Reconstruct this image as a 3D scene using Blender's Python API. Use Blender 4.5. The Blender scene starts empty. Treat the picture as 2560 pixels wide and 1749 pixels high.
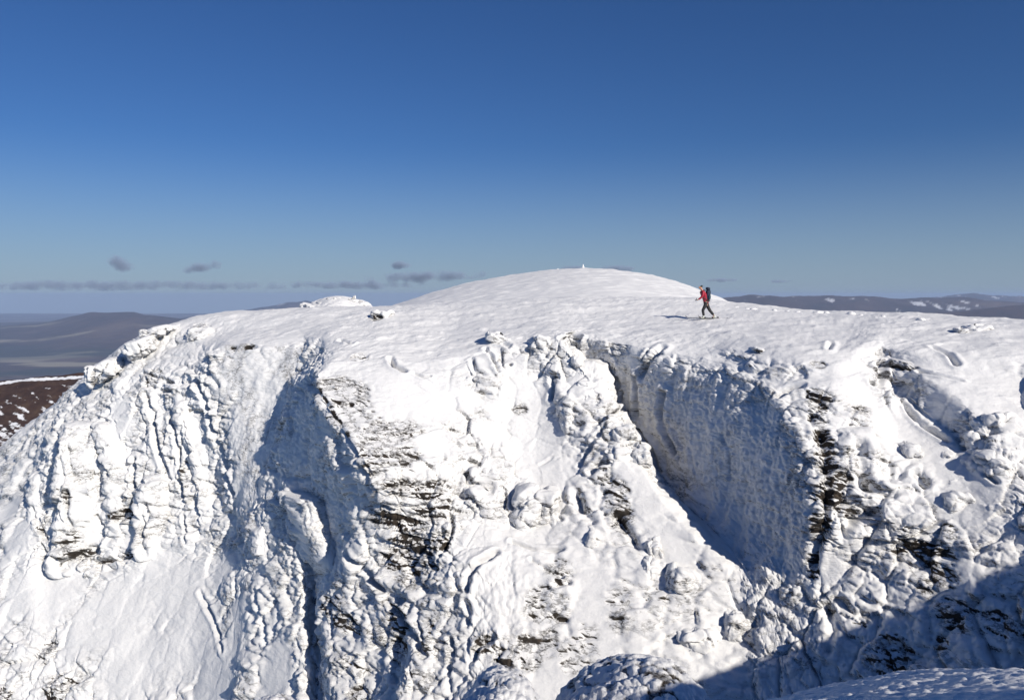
import bpy, bmesh, math, random, time
import numpy as np
from mathutils import Vector
from mathutils.bvhtree import BVHTree
_T0 = time.time()
S = bpy.context.scene
COL = S.collection

# ------------------------------------------------------------------ camera
W, H, F = 2560.0, 1749.0, 1991.0          # photograph size and focal length in its pixels (28 mm)
LEVEL = 738.0                              # pixel row of the level line
PITCH = math.atan((H/2-LEVEL)/F)
cam_d = bpy.data.cameras.new('camera')
cam_d.sensor_width = 36; cam_d.lens = 36*F/W
cam_d.clip_start = 0.1; cam_d.clip_end = 120000
cam = bpy.data.objects.new('camera', cam_d); COL.objects.link(cam)
cam.rotation_euler = (math.pi/2-PITCH, 0, 0)
S.camera = cam
CF = np.array([0, math.cos(PITCH), -math.sin(PITCH)])
CU = np.array([0, math.sin(PITCH), math.cos(PITCH)])
def ray(px, py):
    return CF + np.array([(px-W/2)/F, 0, 0]) + CU*(-(py-H/2)/F)
def at(px, py, Y):
    """world point at forward distance Y seen at a photo pixel"""
    d = ray(px, py); return d*(Y/d[1])

# ------------------------------------------------------------------ light and sky
SUN_EL = math.radians(27.5); SUN_AZ = math.radians(139)      # azimuth clockwise from +Y
SUNDIR = Vector((math.sin(SUN_AZ)*math.cos(SUN_EL), math.cos(SUN_AZ)*math.cos(SUN_EL), math.sin(SUN_EL)))
w = bpy.data.worlds.new('World'); S.world = w; w.use_nodes = True
nt = w.node_tree; nt.nodes.clear()
out = nt.nodes.new('ShaderNodeOutputWorld'); bg = nt.nodes.new('ShaderNodeBackground')
sky = nt.nodes.new('ShaderNodeTexSky'); sky.sky_type = 'NISHITA'; sky.sun_disc = False
sky.sun_elevation = SUN_EL; sky.sun_rotation = SUN_AZ; sky.altitude = 1200
sky.air_density = 1.0; sky.dust_density = 0.75; sky.ozone_density = 9.0
bg.inputs['Strength'].default_value = 0.069
hs = nt.nodes.new('ShaderNodeHueSaturation'); hs.inputs['Hue'].default_value = 0.506; hs.inputs['Saturation'].default_value = 1.06
nt.links.new(sky.outputs[0], hs.inputs['Color']); # pale low-level haze round the whole horizon
tcw = nt.nodes.new('ShaderNodeTexCoord'); sxw = nt.nodes.new('ShaderNodeSeparateXYZ'); nt.links.new(tcw.outputs['Generated'], sxw.inputs[0])
mr = nt.nodes.new('ShaderNodeMapRange'); mr.interpolation_type = 'SMOOTHSTEP'
for i_, v_ in ((1, -0.02), (2, 0.19), (3, 0.68), (4, 0.0)): mr.inputs[i_].default_value = v_
nt.links.new(sxw.outputs['Z'], mr.inputs[0])
mxw = nt.nodes.new('ShaderNodeMix'); mxw.data_type = 'RGBA'; mxw.inputs[7].default_value = (4.3, 5.55, 7.1, 1)
nt.links.new(mr.outputs[0], mxw.inputs[0]); nt.links.new(hs.outputs[0], mxw.inputs[6]); nt.links.new(mxw.outputs[2], bg.inputs['Color']); nt.links.new(bg.outputs[0], out.inputs['Surface'])
sun_d = bpy.data.lights.new('sun', 'SUN'); sun_d.energy = 4.6; sun_d.angle = math.radians(0.53); sun_d.color = (1, 0.93, 0.82)
sun = bpy.data.objects.new('sun', sun_d); COL.objects.link(sun)
sun.rotation_euler = SUNDIR.to_track_quat('Z', 'Y').to_euler()
S.view_settings.view_transform = 'Standard'; S.view_settings.look = 'None'
S.view_settings.exposure = 0; S.view_settings.gamma = 1; S.view_settings.use_curve_mapping = False
S.cycles.max_bounces = 6; S.cycles.diffuse_bounces = 1; S.cycles.volume_bounces = 1

# ------------------------------------------------------------------ helpers
def h32(x):
    x = x.astype(np.uint32)
    x ^= x >> np.uint32(16); x *= np.uint32(0x7feb352d); x ^= x >> np.uint32(15); x *= np.uint32(0x846ca68b); x ^= x >> np.uint32(16)
    return x
def hcell(ix, iy, iz, seed):
    a = ix.astype(np.int64)*73856093 ^ iy.astype(np.int64)*19349663 ^ iz.astype(np.int64)*83492791 ^ (seed*2654435761)
    return h32(a & 0xffffffff)
def noise(p, seed=0):
    """gradient noise, about -1..1"""
    p = np.asarray(p, np.float32); i = np.floor(p).astype(np.int32); f = p-i
    u = f*f*f*(f*(f*6-15)+10); res = np.zeros(len(p), np.float32)
    for dx in (0, 1):
        wx = u[:, 0] if dx else 1-u[:, 0]
        for dy in (0, 1):
            wy = u[:, 1] if dy else 1-u[:, 1]
            for dz in (0, 1):
                wz = u[:, 2] if dz else 1-u[:, 2]
                h = hcell(i[:, 0]+dx, i[:, 1]+dy, i[:, 2]+dz, seed)
                gx = (h & 1023).astype(np.float32)/511.5-1; gy = ((h >> np.uint32(10)) & 1023).astype(np.float32)/511.5-1
                gz = ((h >> np.uint32(20)) & 1023).astype(np.float32)/511.5-1
                res += wx*wy*wz*(gx*(f[:, 0]-dx)+gy*(f[:, 1]-dy)+gz*(f[:, 2]-dz))
    return res*1.5
def fbm(p, octv=4, seed=0, gain=0.5):
    r = 0; a = 1; t = 0
    p = np.asarray(p, np.float32)
    for o in range(octv):
        r = r+a*noise(p*(2.03**o)+o*17.3, seed+o); t += a; a *= gain
    return r/t
def worley(p, seed=0):
    p = np.asarray(p, np.float32); i = np.floor(p).astype(np.int32); f = p-i
    f1 = np.full(len(p), 9, np.float32); f2 = f1.copy(); cid = np.zeros(len(p), np.uint32)
    for dx in (-1, 0, 1):
        for dy in (-1, 0, 1):
            for dz in (-1, 0, 1):
                h = hcell(i[:, 0]+dx, i[:, 1]+dy, i[:, 2]+dz, seed)
                x = dx+(h & 1023).astype(np.float32)/1023-f[:, 0]
                y = dy+((h >> np.uint32(10)) & 1023).astype(np.float32)/1023-f[:, 1]
                z = dz+((h >> np.uint32(20)) & 1023).astype(np.float32)/1023-f[:, 2]
                d = x*x+y*y+z*z
                m = d < f1
                f2 = np.where(m, f1, np.minimum(f2, d)); cid = np.where(m, h, cid); f1 = np.where(m, d, f1)
    return np.sqrt(f1), np.sqrt(f2), h32(cid ^ np.uint32(0x9e3779b9)).astype(np.float32)/4294967295.0
def sstep(a, b, x):
    t = np.clip((x-a)/(b-a), 0, 1); return t*t*(3-2*t)

def mesh_from_arrays(name, V, Q, mat, smooth=True, attrs=None, parent=None):
    me = bpy.data.meshes.new(name); k = Q.shape[1]
    me.vertices.add(len(V)); me.vertices.foreach_set('co', np.ascontiguousarray(V, np.float32).ravel())
    me.loops.add(Q.size); me.loops.foreach_set('vertex_index', np.ascontiguousarray(Q, np.int32).ravel())
    me.polygons.add(len(Q)); me.polygons.foreach_set('loop_start', np.arange(0, Q.size, k, dtype=np.int32))
    if smooth: me.polygons.foreach_set('use_smooth', np.ones(len(Q), bool))
    for an, av in (attrs or {}).items():
        a = me.attributes.new(an, 'FLOAT', 'POINT'); a.data.foreach_set('value', np.ascontiguousarray(av, np.float32))
    me.update(calc_edges=True); me.validate()
    if mat: me.materials.append(mat)
    o = bpy.data.objects.new(name, me); COL.objects.link(o)
    if parent: o.parent = parent
    return o
def grid_quads(nr, nc):
    i = np.arange(nr*nc).reshape(nr, nc)
    return np.stack([i[:-1, :-1], i[:-1, 1:], i[1:, 1:], i[1:, :-1]], -1).reshape(-1, 4)
def grid_normals(P):
    du = np.gradient(P, axis=1); dv = np.gradient(P, axis=0)
    n = np.cross(du, dv); n /= np.linalg.norm(n, axis=2, keepdims=True)+1e-9
    return n
def tag(o, label, cat=None, group=None, kind=None):
    if label: o['label'] = label
    if cat: o['category'] = cat
    if group: o['group'] = group
    if kind: o['kind'] = kind
    return o

class Mat:
    def __init__(s, name):
        s.m = bpy.data.materials.new(name); s.m.use_nodes = True; s.t = s.m.node_tree
        s.b = s.t.nodes['Principled BSDF']; s.o = s.t.nodes['Material Output']
    def n(s, typ, **kw):
        x = s.t.nodes.new(typ)
        for k, v in kw.items(): setattr(x, k, v)
        return x
    def l(s, a, b): s.t.links.new(a, b)
    def coord(s, scale=(1, 1, 1)):
        g = s.n('ShaderNodeNewGeometry'); m = s.n('ShaderNodeMapping'); m.inputs['Scale'].default_value = scale
        s.l(g.outputs['Position'], m.inputs['Vector']); return m.outputs[0]
    def noise(s, scale, detail=4, co=None, rough=0.55):
        x = s.n('ShaderNodeTexNoise'); x.inputs['Scale'].default_value = scale; x.inputs['Detail'].default_value = detail
        x.inputs['Roughness'].default_value = rough
        s.l(co if co is not None else s.coord(), x.inputs['Vector']); return x.outputs['Fac']
    def ramp(s, fac, stops):
        r = s.n('ShaderNodeValToRGB'); e = r.color_ramp.elements
        while len(e) < len(stops): e.new(0.5)
        for el, (p, c) in zip(e, stops):
            el.position = p; el.color = (*c, 1) if len(c) == 3 else c
        s.l(fac, r.inputs[0]); return r.outputs[0]
    def math(s, op, a, b=None, clamp=False):
        x = s.n('ShaderNodeMath', operation=op); x.use_clamp = clamp
        for i, v in enumerate((a, b)):
            if v is None: continue
            if isinstance(v, (int, float)): x.inputs[i].default_value = v
            else: s.l(v, x.inputs[i])
        return x.outputs[0]
    def mix(s, fac, a, b):
        x = s.n('ShaderNodeMix', data_type='RGBA')
        for i, v in ((0, fac), (6, a), (7, b)):
            if isinstance(v, (int, float)): x.inputs[i].default_value = v
            elif isinstance(v, tuple): x.inputs[i].default_value = (*v, 1)
            else: s.l(v, x.inputs[i])
        return x.outputs[2]
    def bump(s, h, strength, dist):
        x = s.n('ShaderNodeBump'); x.inputs['Strength'].default_value = strength; x.inputs['Distance'].default_value = dist
        s.l(h, x.inputs['Height']); s.l(x.outputs[0], s.b.inputs['Normal'])
    def attr(s, name):
        a = s.n('ShaderNodeAttribute', attribute_name=name); return a.outputs['Fac']

def plain(name, col, rough=0.6, metal=0.0, var=0.12, scale=30):
    m = Mat(name)
    n = m.noise(scale, 3)
    c = m.mix(n, tuple(x*(1-var) for x in col), tuple(min(1, x*(1+var)) for x in col))
    m.l(c, m.b.inputs['Base Color']); m.b.inputs['Roughness'].default_value = rough; m.b.inputs['Metallic'].default_value = metal
    return m.m

# ------------------------------------------------------------------ materials
def make_cliff_mat():
    m = Mat('rimed_rock_and_snow')
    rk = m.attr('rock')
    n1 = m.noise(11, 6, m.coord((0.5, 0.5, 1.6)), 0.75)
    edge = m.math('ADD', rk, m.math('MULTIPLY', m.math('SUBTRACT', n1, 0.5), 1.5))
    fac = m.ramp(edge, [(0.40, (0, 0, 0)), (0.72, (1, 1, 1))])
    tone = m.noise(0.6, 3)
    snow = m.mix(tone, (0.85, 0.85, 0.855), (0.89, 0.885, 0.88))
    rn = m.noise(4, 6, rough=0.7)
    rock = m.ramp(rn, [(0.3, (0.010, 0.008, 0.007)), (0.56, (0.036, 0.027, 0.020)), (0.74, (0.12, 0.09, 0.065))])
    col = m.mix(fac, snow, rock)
    # hairline cracks and specks of rock showing through thin rime
    sp = m.attr('speck')
    n3 = m.noise(1.5, 7, m.coord((0.75, 0.75, 1.7)), 0.62)
    line = m.math('SUBTRACT', 1.0, m.math('MULTIPLY', m.math('ABSOLUTE', m.math('SUBTRACT', n3, 0.5)), 26.0), clamp=True)
    n4 = m.noise(3.4, 6, m.coord((0.55, 0.55, 1.9)), 0.66)
    line2 = m.math('SUBTRACT', 1.0, m.math('MULTIPLY', m.math('ABSOLUTE', m.math('SUBTRACT', n4, 0.5)), 18.0), clamp=True)
    clus = m.ramp(m.noise(0.9, 3), [(0.46, (0, 0, 0)), (0.62, (1, 1, 1))])
    dots = m.ramp(m.noise(13, 4, m.coord((0.6, 0.6, 1.5)), 0.7), [(0.60, (0, 0, 0)), (0.70, (1, 1, 1))])
    k = m.math('ADD', m.math('ADD', m.math('MULTIPLY', line, 0.75), m.math('MULTIPLY', m.math('MULTIPLY', line2, clus), 0.8)), m.math('MULTIPLY', m.math('MULTIPLY', dots, clus), 0.7))
    k = m.math('MULTIPLY', k, sp, clamp=True)
    m.l(m.mix(k, col, (0.05, 0.045, 0.04)), m.b.inputs['Base Color'])
    m.b.inputs['Roughness'].default_value = 0.7
    m.b.inputs['Specular IOR Level'].default_value = 0.25
    g = m.noise(7, 8, m.coord((0.6, 0.6, 1.5)), 0.72)
    m.bump(g, 0.55, 0.11)
    return m.m
M_CLIFF = make_cliff_mat()
def make_snow(name, scale=6, strength=0.25, dist=0.05, co=(1, 1, 1)):
    m = Mat(name)
    c = m.mix(m.noise(0.5, 3), (0.85, 0.85, 0.855), (0.89, 0.885, 0.88))
    m.l(c, m.b.inputs['Base Color']); m.b.inputs['Roughness'].default_value = 0.7
    m.b.inputs['Specular IOR Level'].default_value = 0.25
    m.bump(m.noise(scale, 5, m.coord(co), 0.6), strength, dist)
    return m.m
M_SNOW = make_snow('wind_packed_snow')

# ------------------------------------------------------------------ the cliff and the plateau above it
# feature lines running from behind the crest, over the rim and down the face; each point is (photo x, photo y, forward distance)
# rows: behind crest, crest, plateau, rim, then five down the face
COLS = [
 (0.0, [(-460,1520,78),(-400,1400,67),(-390,1430,64),(-380,1460,62),(-380,1500,59),(-380,1560,56),(-380,1640,53),(-380,1740,49),(-380,1980,42)]),
 (0.0, [(-60,1190,76),(0,1118,61),(10,1150,58.5),(20,1190,56.5),(25,1250,54.5),(20,1330,52),(10,1430,49.8),(0,1560,47.4),(-20,1950,41)]),
 (0.2, [(150,1040,75),(185,962,60),(175,1005,57),(165,1065,54),(150,1150,52.5),(140,1260,51.3),(140,1400,50),(130,1540,47),(110,1950,40.6)]),
 (0.2, [(330,905,74),(345,840,59.5),(335,900,56),(330,985,52.8),(335,1080,51.3),(340,1220,50),(330,1385,48.8),(310,1530,46.2),(270,1950,39.8)]),
 (0.3, [(500,850,74),(520,785,59.5),(500,850,55),(480,930,51.5),(490,1050,50.2),(520,1180,49),(545,1345,47.3),(500,1500,45),(430,1950,38.8)]),
 (0.4, [(640,835,74),(640,776,59.5),(600,830,54),(545,880,50.8),(560,1010,49.2),(600,1150,47.3),(630,1310,44.9),(590,1490,43.2),(560,1950,37)]),
 (0.6, [(800,810,74),(780,767,59),(770,810,52.3),(755,862,49.2),(725,980,47.8),(680,1120,46.2),(642,1300,44.2),(610,1495,42.4),(585,1950,36.4)]),
 (0.5, [(930,810,74),(900,767,58.5),(850,812,50.5),(805,865,47),(745,960,46),(690,1090,45.2),(655,1290,43.7),(628,1500,42),(610,1950,36)]),
 (0.6, [(970,808,74),(935,767,58.3),(885,815,50),(818,874,46),(762,962,44.8),(752,1112,43.2),(735,1330,41.6),(750,1480,40),(760,1950,34)]),
 (0.7, [(1010,806,74),(968,766,58.2),(922,818,49.5),(832,884,44.9),(779,966,43),(822,1132,40.2),(805,1335,41),(792,1500,40.4),(840,1950,33.8)]),
 (0.7, [(1050,802,74),(1000,764,58),(960,820,49),(845,895,43.8),(795,970,41.3),(905,1150,36.8),(945,1300,36.5),(818,1510,37.8),(880,1950,31.8)]),
 (0.2, [(1110,800,74),(1075,758,58),(1045,825,48.5),(965,898,43.4),(965,992,40.6),(1030,1155,37.2),(1050,1310,36.2),(1000,1505,35.4),(1040,1950,30.4)]),
 (0.2, [(1180,800,74),(1150,755,58),(1130,830,48),(1090,905,43),(1140,1015,40.6),(1165,1160,38.3),(1150,1320,36),(1150,1500,33.4),(1180,1950,29)]),
 (0.3, [(1300,800,74),(1280,748,58),(1260,820,47),(1240,870,43.5),(1240,980,41.5),(1240,1130,39.3),(1230,1290,36.5),(1230,1480,33.3),(1250,1950,28.5)]),
 (0.2, [(1420,800,74),(1420,742,58),(1380,810,46.5),(1340,860,43),(1350,960,41.8),(1340,1110,39.8),(1350,1280,36.8),(1370,1470,33.3),(1400,1950,28)]),
 (0.4, [(1520,800,74),(1520,742,58),(1450,815,46),(1400,848,42.8),(1480,955,40.6),(1540,1060,38.7),(1640,1230,35.8),(1820,1475,32),(1850,1950,26.9)]),
 (0.9, [(1600,800,74),(1600,742,58),(1480,815,46),(1420,843,44.2),(1500,945,43.6),(1570,1050,42.2),(1672,1215,38.8),(1885,1465,31.7),(1900,1950,26.7)]),
 (0.3, [(1750,800,74),(1750,745,58),(1620,820,44.5),(1580,862,41.5),(1660,960,39.9),(1740,1080,37.9),(1830,1240,35.3),(1955,1455,31.2),(1960,1950,26.5)]),
 (0.3, [(1950,810,72),(1900,762,56),(1800,825,42),(1800,905,38),(1890,1010,35),(1960,1120,32.6),(2000,1260,31.1),(2010,1450,30.5),(2030,1950,26.2)]),
 (0.6, [(2080,820,70),(2040,775,53),(1960,850,38),(1930,960,34.8),(1985,1040,32.8),(2025,1140,31.2),(2050,1280,30),(2055,1450,29.9),(2090,1950,25.9)]),
 (0.2, [(2200,830,68),(2150,778,51),(2100,860,36.8),(2080,950,33.8),(2100,1040,32.3),(2130,1150,30.8),(2150,1290,29.8),(2160,1460,29.2),(2190,1950,25.3)]),
 (0.2, [(2300,840,66),(2250,783,49),(2190,840,37.6),(2180,920,34.8),(2220,1030,33.2),(2280,1150,31),(2290,1290,29.2),(2300,1450,28.3),(2320,1950,24.4)]),
 (0.5, [(2420,845,64),(2350,787,47),(2240,845,37.4),(2215,895,35.6),(2280,1000,33.7),(2400,1110,31),(2430,1260,28.9),(2440,1420,27.3),(2470,1950,23.4)]),
 (0.4, [(2540,850,62),(2450,793,45),(2330,860,36),(2335,930,33.7),(2410,1010,31.6),(2470,1090,30.2),(2520,1250,28.3),(2540,1400,26.7),(2580,1950,22.8)]),
 (0.2, [(2720,860,60),(2620,802,44),(2600,870,34.4),(2600,960,32.4),(2620,1050,30.6),(2640,1140,29.2),(2670,1260,27.5),(2700,1400,25.8),(2740,1950,21)]),
 (0.0, [(3400,900,52),(3300,830,42),(3250,900,33),(3250,1000,31),(3250,1100,29.5),(3260,1200,28),(3280,1330,26),(3300,1450,24),(3340,1950,20)]),
]
ROW_SHARP = [0, 0.2, 0.2, 0.3, 0.1, 0.1, 0.3, 0.1, 0]
NODE = np.array([[at(*p) for p in c[1]] for c in COLS])          # column, row, xyz
COL_SHARP = [c[0] for c in COLS]

def interp_axis(P, sharp, samples):
    """hermite through P (first axis); sharp blends to a corner; samples = list of (interval, fraction)"""
    d = P[1:]-P[:-1]
    cat = np.zeros_like(P); cat[1:-1] = 0.5*(P[2:]-P[:-2]); cat[0] = d[0]; cat[-1] = d[-1]
    sh = np.array(sharp).reshape(-1, *([1]*(P.ndim-1)))
    tin = cat.copy(); tin[1:] = cat[1:]*(1-sh[1:])+d*sh[1:]
    tout = cat.copy(); tout[:-1] = cat[:-1]*(1-sh[:-1])+d*sh[:-1]
    ii = np.array([s[0] for s in samples]); f = np.array([s[1] for s in samples]).reshape(-1, *([1]*(P.ndim-1)))
    f2 = f*f; f3 = f2*f
    return (2*f3-3*f2+1)*P[ii]+(f3-2*f2+f)*tout[ii]+(-2*f3+3*f2)*P[ii+1]+(f3-f2)*tin[ii+1]
def make_samples(counts):
    s = []
    for i, c in enumerate(counts):
        s += [(i, k/c) for k in range(c)]
    s.append((len(counts)-1, 1.0)); return s

DENS = 1.0
cc = []
for i in range(len(COLS)-1):
    d = np.linalg.norm(NODE[i+1, 2:8]-NODE[i, 2:8], axis=1)/np.linalg.norm(NODE[i, 2:8], axis=1)*F
    c = d.mean()/2.4
    if i in (0, len(COLS)-2): c = c*0.3
    cc.append(max(8, int(c*DENS)))
rc = [int(x*DENS) for x in (30, 60, 60, 80, 80, 80, 85, 120)]
CS, RS = make_samples(cc), make_samples(rc)
base = interp_axis(NODE, COL_SHARP, CS)                            # (ncol_d, 9, 3)
base = interp_axis(base.transpose(1, 0, 2), ROW_SHARP, RS)         # (nrow_d, ncol_d, 3)
NR, NC = base.shape[:2]

class Patch:
    """a sheet of points: rows x columns, closed round the columns when it is a pillar"""
    def __init__(s, name, P, wrap=False, snow=1.0, blocks=1.0, rime=1.0, thing=None, rock=0.0, ledge=1.0, settle=3):
        s.name, s.P, s.wrap, s.snow, s.blocks, s.rime, s.thing, s.rock0, s.ledge, s.settle = name, P, wrap, snow, blocks, rime, thing, rock, ledge, settle
    def normals(s, P=None):
        P = s.P if P is None else P
        if s.wrap:
            du = np.roll(P, -1, 1)-np.roll(P, 1, 1)
        else:
            du = np.gradient(P, axis=1)
        dv = np.gradient(P, axis=0)
        n = np.cross(dv, du); n /= np.linalg.norm(n, axis=2, keepdims=True)+1e-9
        return n
    def quads(s):
        nr, nc = s.P.shape[:2]; i = np.arange(nr*nc).reshape(nr, nc)
        if s.wrap: i = np.concatenate([i, i[:, :1]], 1)
        return np.stack([i[:-1, :-1], i[1:, :-1], i[1:, 1:], i[:-1, 1:]], -1).reshape(-1, 4)

PATCHES = [Patch('cliff', base)]

def pillar(name, pts, rot=0, e=3.0, quad=2.6, back=0.45, cap=0.55, **kw):
    """rock pillar, rib or block: a closed tapering column through pts (photo x, y, distance, half width in photo px, half depth m);
    rot turns its superellipse section about the vertical"""
    C = np.array([at(*p[:3]) for p in pts]); L = np.linalg.norm(C, axis=1)
    rx = np.array([p[3] for p in pts])*L/F; ry = np.array([p[4] for p in pts])*0.8
    C[:, 1] += back
    N = np.concatenate([C, rx[:, None], ry[:, None]], 1)
    seg = np.linalg.norm(np.diff(C, axis=0), axis=1)/L[:-1]*F
    cnt = [max(4, int(x/quad)) for x in seg]
    R = interp_axis(N, [0.3]*len(pts), make_samples(cnt))
    # rounded caps
    def capped(a, b):
        k = max(4, int(a[3]/L[0]*F/quad*0.8)); u = np.linspace(0, 1, k+1)[:-1]
        dirv = (a[:3]-b[:3]); dirv = dirv/(np.linalg.norm(dirv)+1e-9); out_ = []
        h = cap*min(a[3], a[4])
        for t in u:
            ang = (1-t)*math.pi/2; q = a.copy(); q[:3] = a[:3]+dirv*h*math.sin(ang); q[3:] = a[3:]*max(0.02, math.cos(ang)**0.5); out_.append(q)
        return out_
    top = capped(R[0], R[4]); bot = capped(R[-1], R[-5])[::-1]
    R = np.array(top+list(R)+bot)
    per = int(max(24, 2*math.pi*np.maximum(R[:, 3], R[:, 4]).max()/L.mean()*F/quad*0.8))
    th = np.linspace(0, 2*math.pi, per, endpoint=False)
    cx = np.sign(np.cos(th))*np.abs(np.cos(th))**(2/e); cy = np.sign(np.sin(th))*np.abs(np.sin(th))**(2/e)
    X = R[:, 3:4]*cx; Y = R[:, 4:5]*cy; r = math.radians(rot)
    P = np.stack([R[:, 0:1]+X*math.cos(r)-Y*math.sin(r), R[:, 1:2]+X*math.sin(r)+Y*math.cos(r), np.repeat(R[:, 2:3], per, 1)], -1)
    p = Patch(name, P, True, **kw); PATCHES.append(p); return p

# pillars of the far left buttress
pillar('rock_pillar', [(205,1065,53,34,1.6),(205,1140,52,48,1.9),(215,1260,51.2,62,2.2),(215,1400,50.6,75,2.4)], rot=15, e=4, back=0.35, cap=0.4)
pillar('rock_pillar', [(285,1060,53,34,1.6),(300,1120,52,42,1.8),(318,1230,51,44,1.8),(330,1330,50.5,40,1.6)], rot=18, e=4, back=0.35, cap=0.4)
pillar('rock_pillar', [(408,1065,52.2,20,1.2),(430,1140,51.2,24,1.3),(452,1240,50.4,26,1.3),(462,1340,49.8,26,1.2)], rot=15, e=4, back=0.35, cap=0.4)
pillar('rock_pillar', [(470,965,52.4,36,1.6),(490,1040,51.2,44,1.8),(520,1150,50.2,42,1.8),(545,1290,49,44,1.6)], rot=16, e=4, back=0.35, cap=0.4)
pillar('rock_pillar', [(395,1195,50.2,34,1.5),(392,1270,49.6,40,1.7),(395,1375,49.2,42,1.7)], rot=14, e=4, back=0.35, cap=0.4)
pillar('rock_block', [(385,950,54,34,1.6),(400,1000,53,42,1.8),(408,1050,52.6,26,1.4)], rot=20, e=4)
pillar('rock_block', [(545,905,51.6,22,1.0),(550,940,51.2,28,1.1),(552,985,51,20,0.9)], rot=10, e=4)
pillar('rock_block', [(115,1190,53.6,30,1.4),(110,1280,52.6,40,1.6),(130,1390,51.6,46,1.8)], rot=20)
# the prow: pillar, ledge block, spurs below it
pillar('rime_pillar', [(680,1200,45,25,1.2),(676,1260,44.3,30,1.4),(664,1330,43.7,40,1.5),(658,1372,43.2,34,1.3)], rot=30, e=3.4, cap=0.4, blocks=0.8)
pillar('rime_block', [(800,1232,42.4,74,2.0),(812,1300,41.9,80,2.1),(850,1390,41,72,1.9),(890,1450,40.2,50,1.5)], rot=-44, e=6, cap=0.15, blocks=1.0, back=0)
# middle of the face
pillar('domed_buttress', [(1290,1400,36.2,60,1.6),(1280,1450,35.4,104,2.3),(1285,1530,34.6,118,2.6),(1290,1590,34,100,2.3)], rot=-8, e=2.6)
pillar('domed_buttress', [(1250,1610,33.8,70,1.6),(1270,1660,33,110,2.2),(1280,1760,31.8,130,2.4)], rot=-5, e=2.4, rock=0.2)
pillar('rock_rib', [(1520,1165,38.6,44,1.5),(1535,1240,37.4,52,1.9),(1560,1330,36,50,1.9),(1600,1430,34.6,44,1.6)], rot=-35, e=3.4, rock=0.25)
pillar('rime_outcrop', [(1470,925,42.2,48,1.6),(1462,980,41.2,68,2.1),(1470,1055,40,66,1.9)], rot=-15, e=2.6)
pillar('rock_rib', [(1170,1390,36.2,40,1.6),(1120,1500,35,52,1.8),(1090,1620,33.8,60,2.0),(1080,1760,32.2,70,2.2)], rot=-20, e=2.8, rock=0.2)
pillar('rock_block', [(1220,900,43.2,40,1.3),(1225,940,42.4,52,1.5),(1230,985,41.9,44,1.2)], rot=-12, e=4)
# right of the big shaded wall
pillar('rock_block', [(2145,1085,31.7,44,1.1),(2150,1120,31.3,54,1.3),(2152,1165,30.9,44,1.1)], rot=-10, e=3.4)

BASEBVH = BVHTree.FromPolygons(base[::3, ::3].reshape(-1, 3).tolist(), grid_quads(*base[::3, ::3].shape[:2]).tolist())
pillar('snow_shoulder', [(2640,955,31.9,40,1.2),(2632,1005,31.4,58,1.5),(2635,1060,30.8,56,1.4)], rot=22, e=2.8, blocks=0.3, rime=0.4, back=0, cap=0.8)
def blob(name, px, py, Y, rx, ry, rz=None, tilt=0.0, e=2.5, quad=2.6, rot=0, **kw):
    """a rounded block: photo centre, distance, half width px, half height px, half depth m"""
    c = at(px, py, Y)
    if kw.get('thing'):
        h_ = BASEBVH.ray_cast(Vector((0, 0, 0)), Vector(ray(px, py+ry*0.4)).normalized())[0]
        if h_ is not None: c = at(px, py, h_.y+(0.98 if 'pillow' in kw['thing'][0] else 0.72)*(rz or 0.5))
    k = np.linalg.norm(c)/F
    a, b = rx*k, ry*k; d = rz if rz else (a+b)/2
    if kw.get('thing'): e = max(e, 3.0)
    nv = max(10, int(math.pi*max(rx, ry)/quad)); nu = max(16, int(2*math.pi*max(rx, d/k)/quad*0.8))
    ph = np.linspace(0.02, math.pi-0.02, nv)[:, None]; th = np.linspace(0, 2*math.pi, nu, endpoint=False)[None]
    pw = lambda v: np.sign(v)*np.abs(v)**(2/e)
    x = a*pw(np.sin(ph))*pw(np.cos(th)); y = d*pw(np.sin(ph))*pw(np.sin(th)); z = b*pw(np.cos(ph))+0*th
    r = math.radians(rot); x, y = x*math.cos(r)-y*math.sin(r), x*math.sin(r)+y*math.cos(r)
    t = math.radians(tilt); x, z = x*math.cos(t)+z*math.sin(t), -x*math.sin(t)+z*math.cos(t)
    P = np.stack([x+c[0], y+c[1], z+c[2]], -1)
    p = Patch(name, P, True, **kw); PATCHES.append(p); return p

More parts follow.
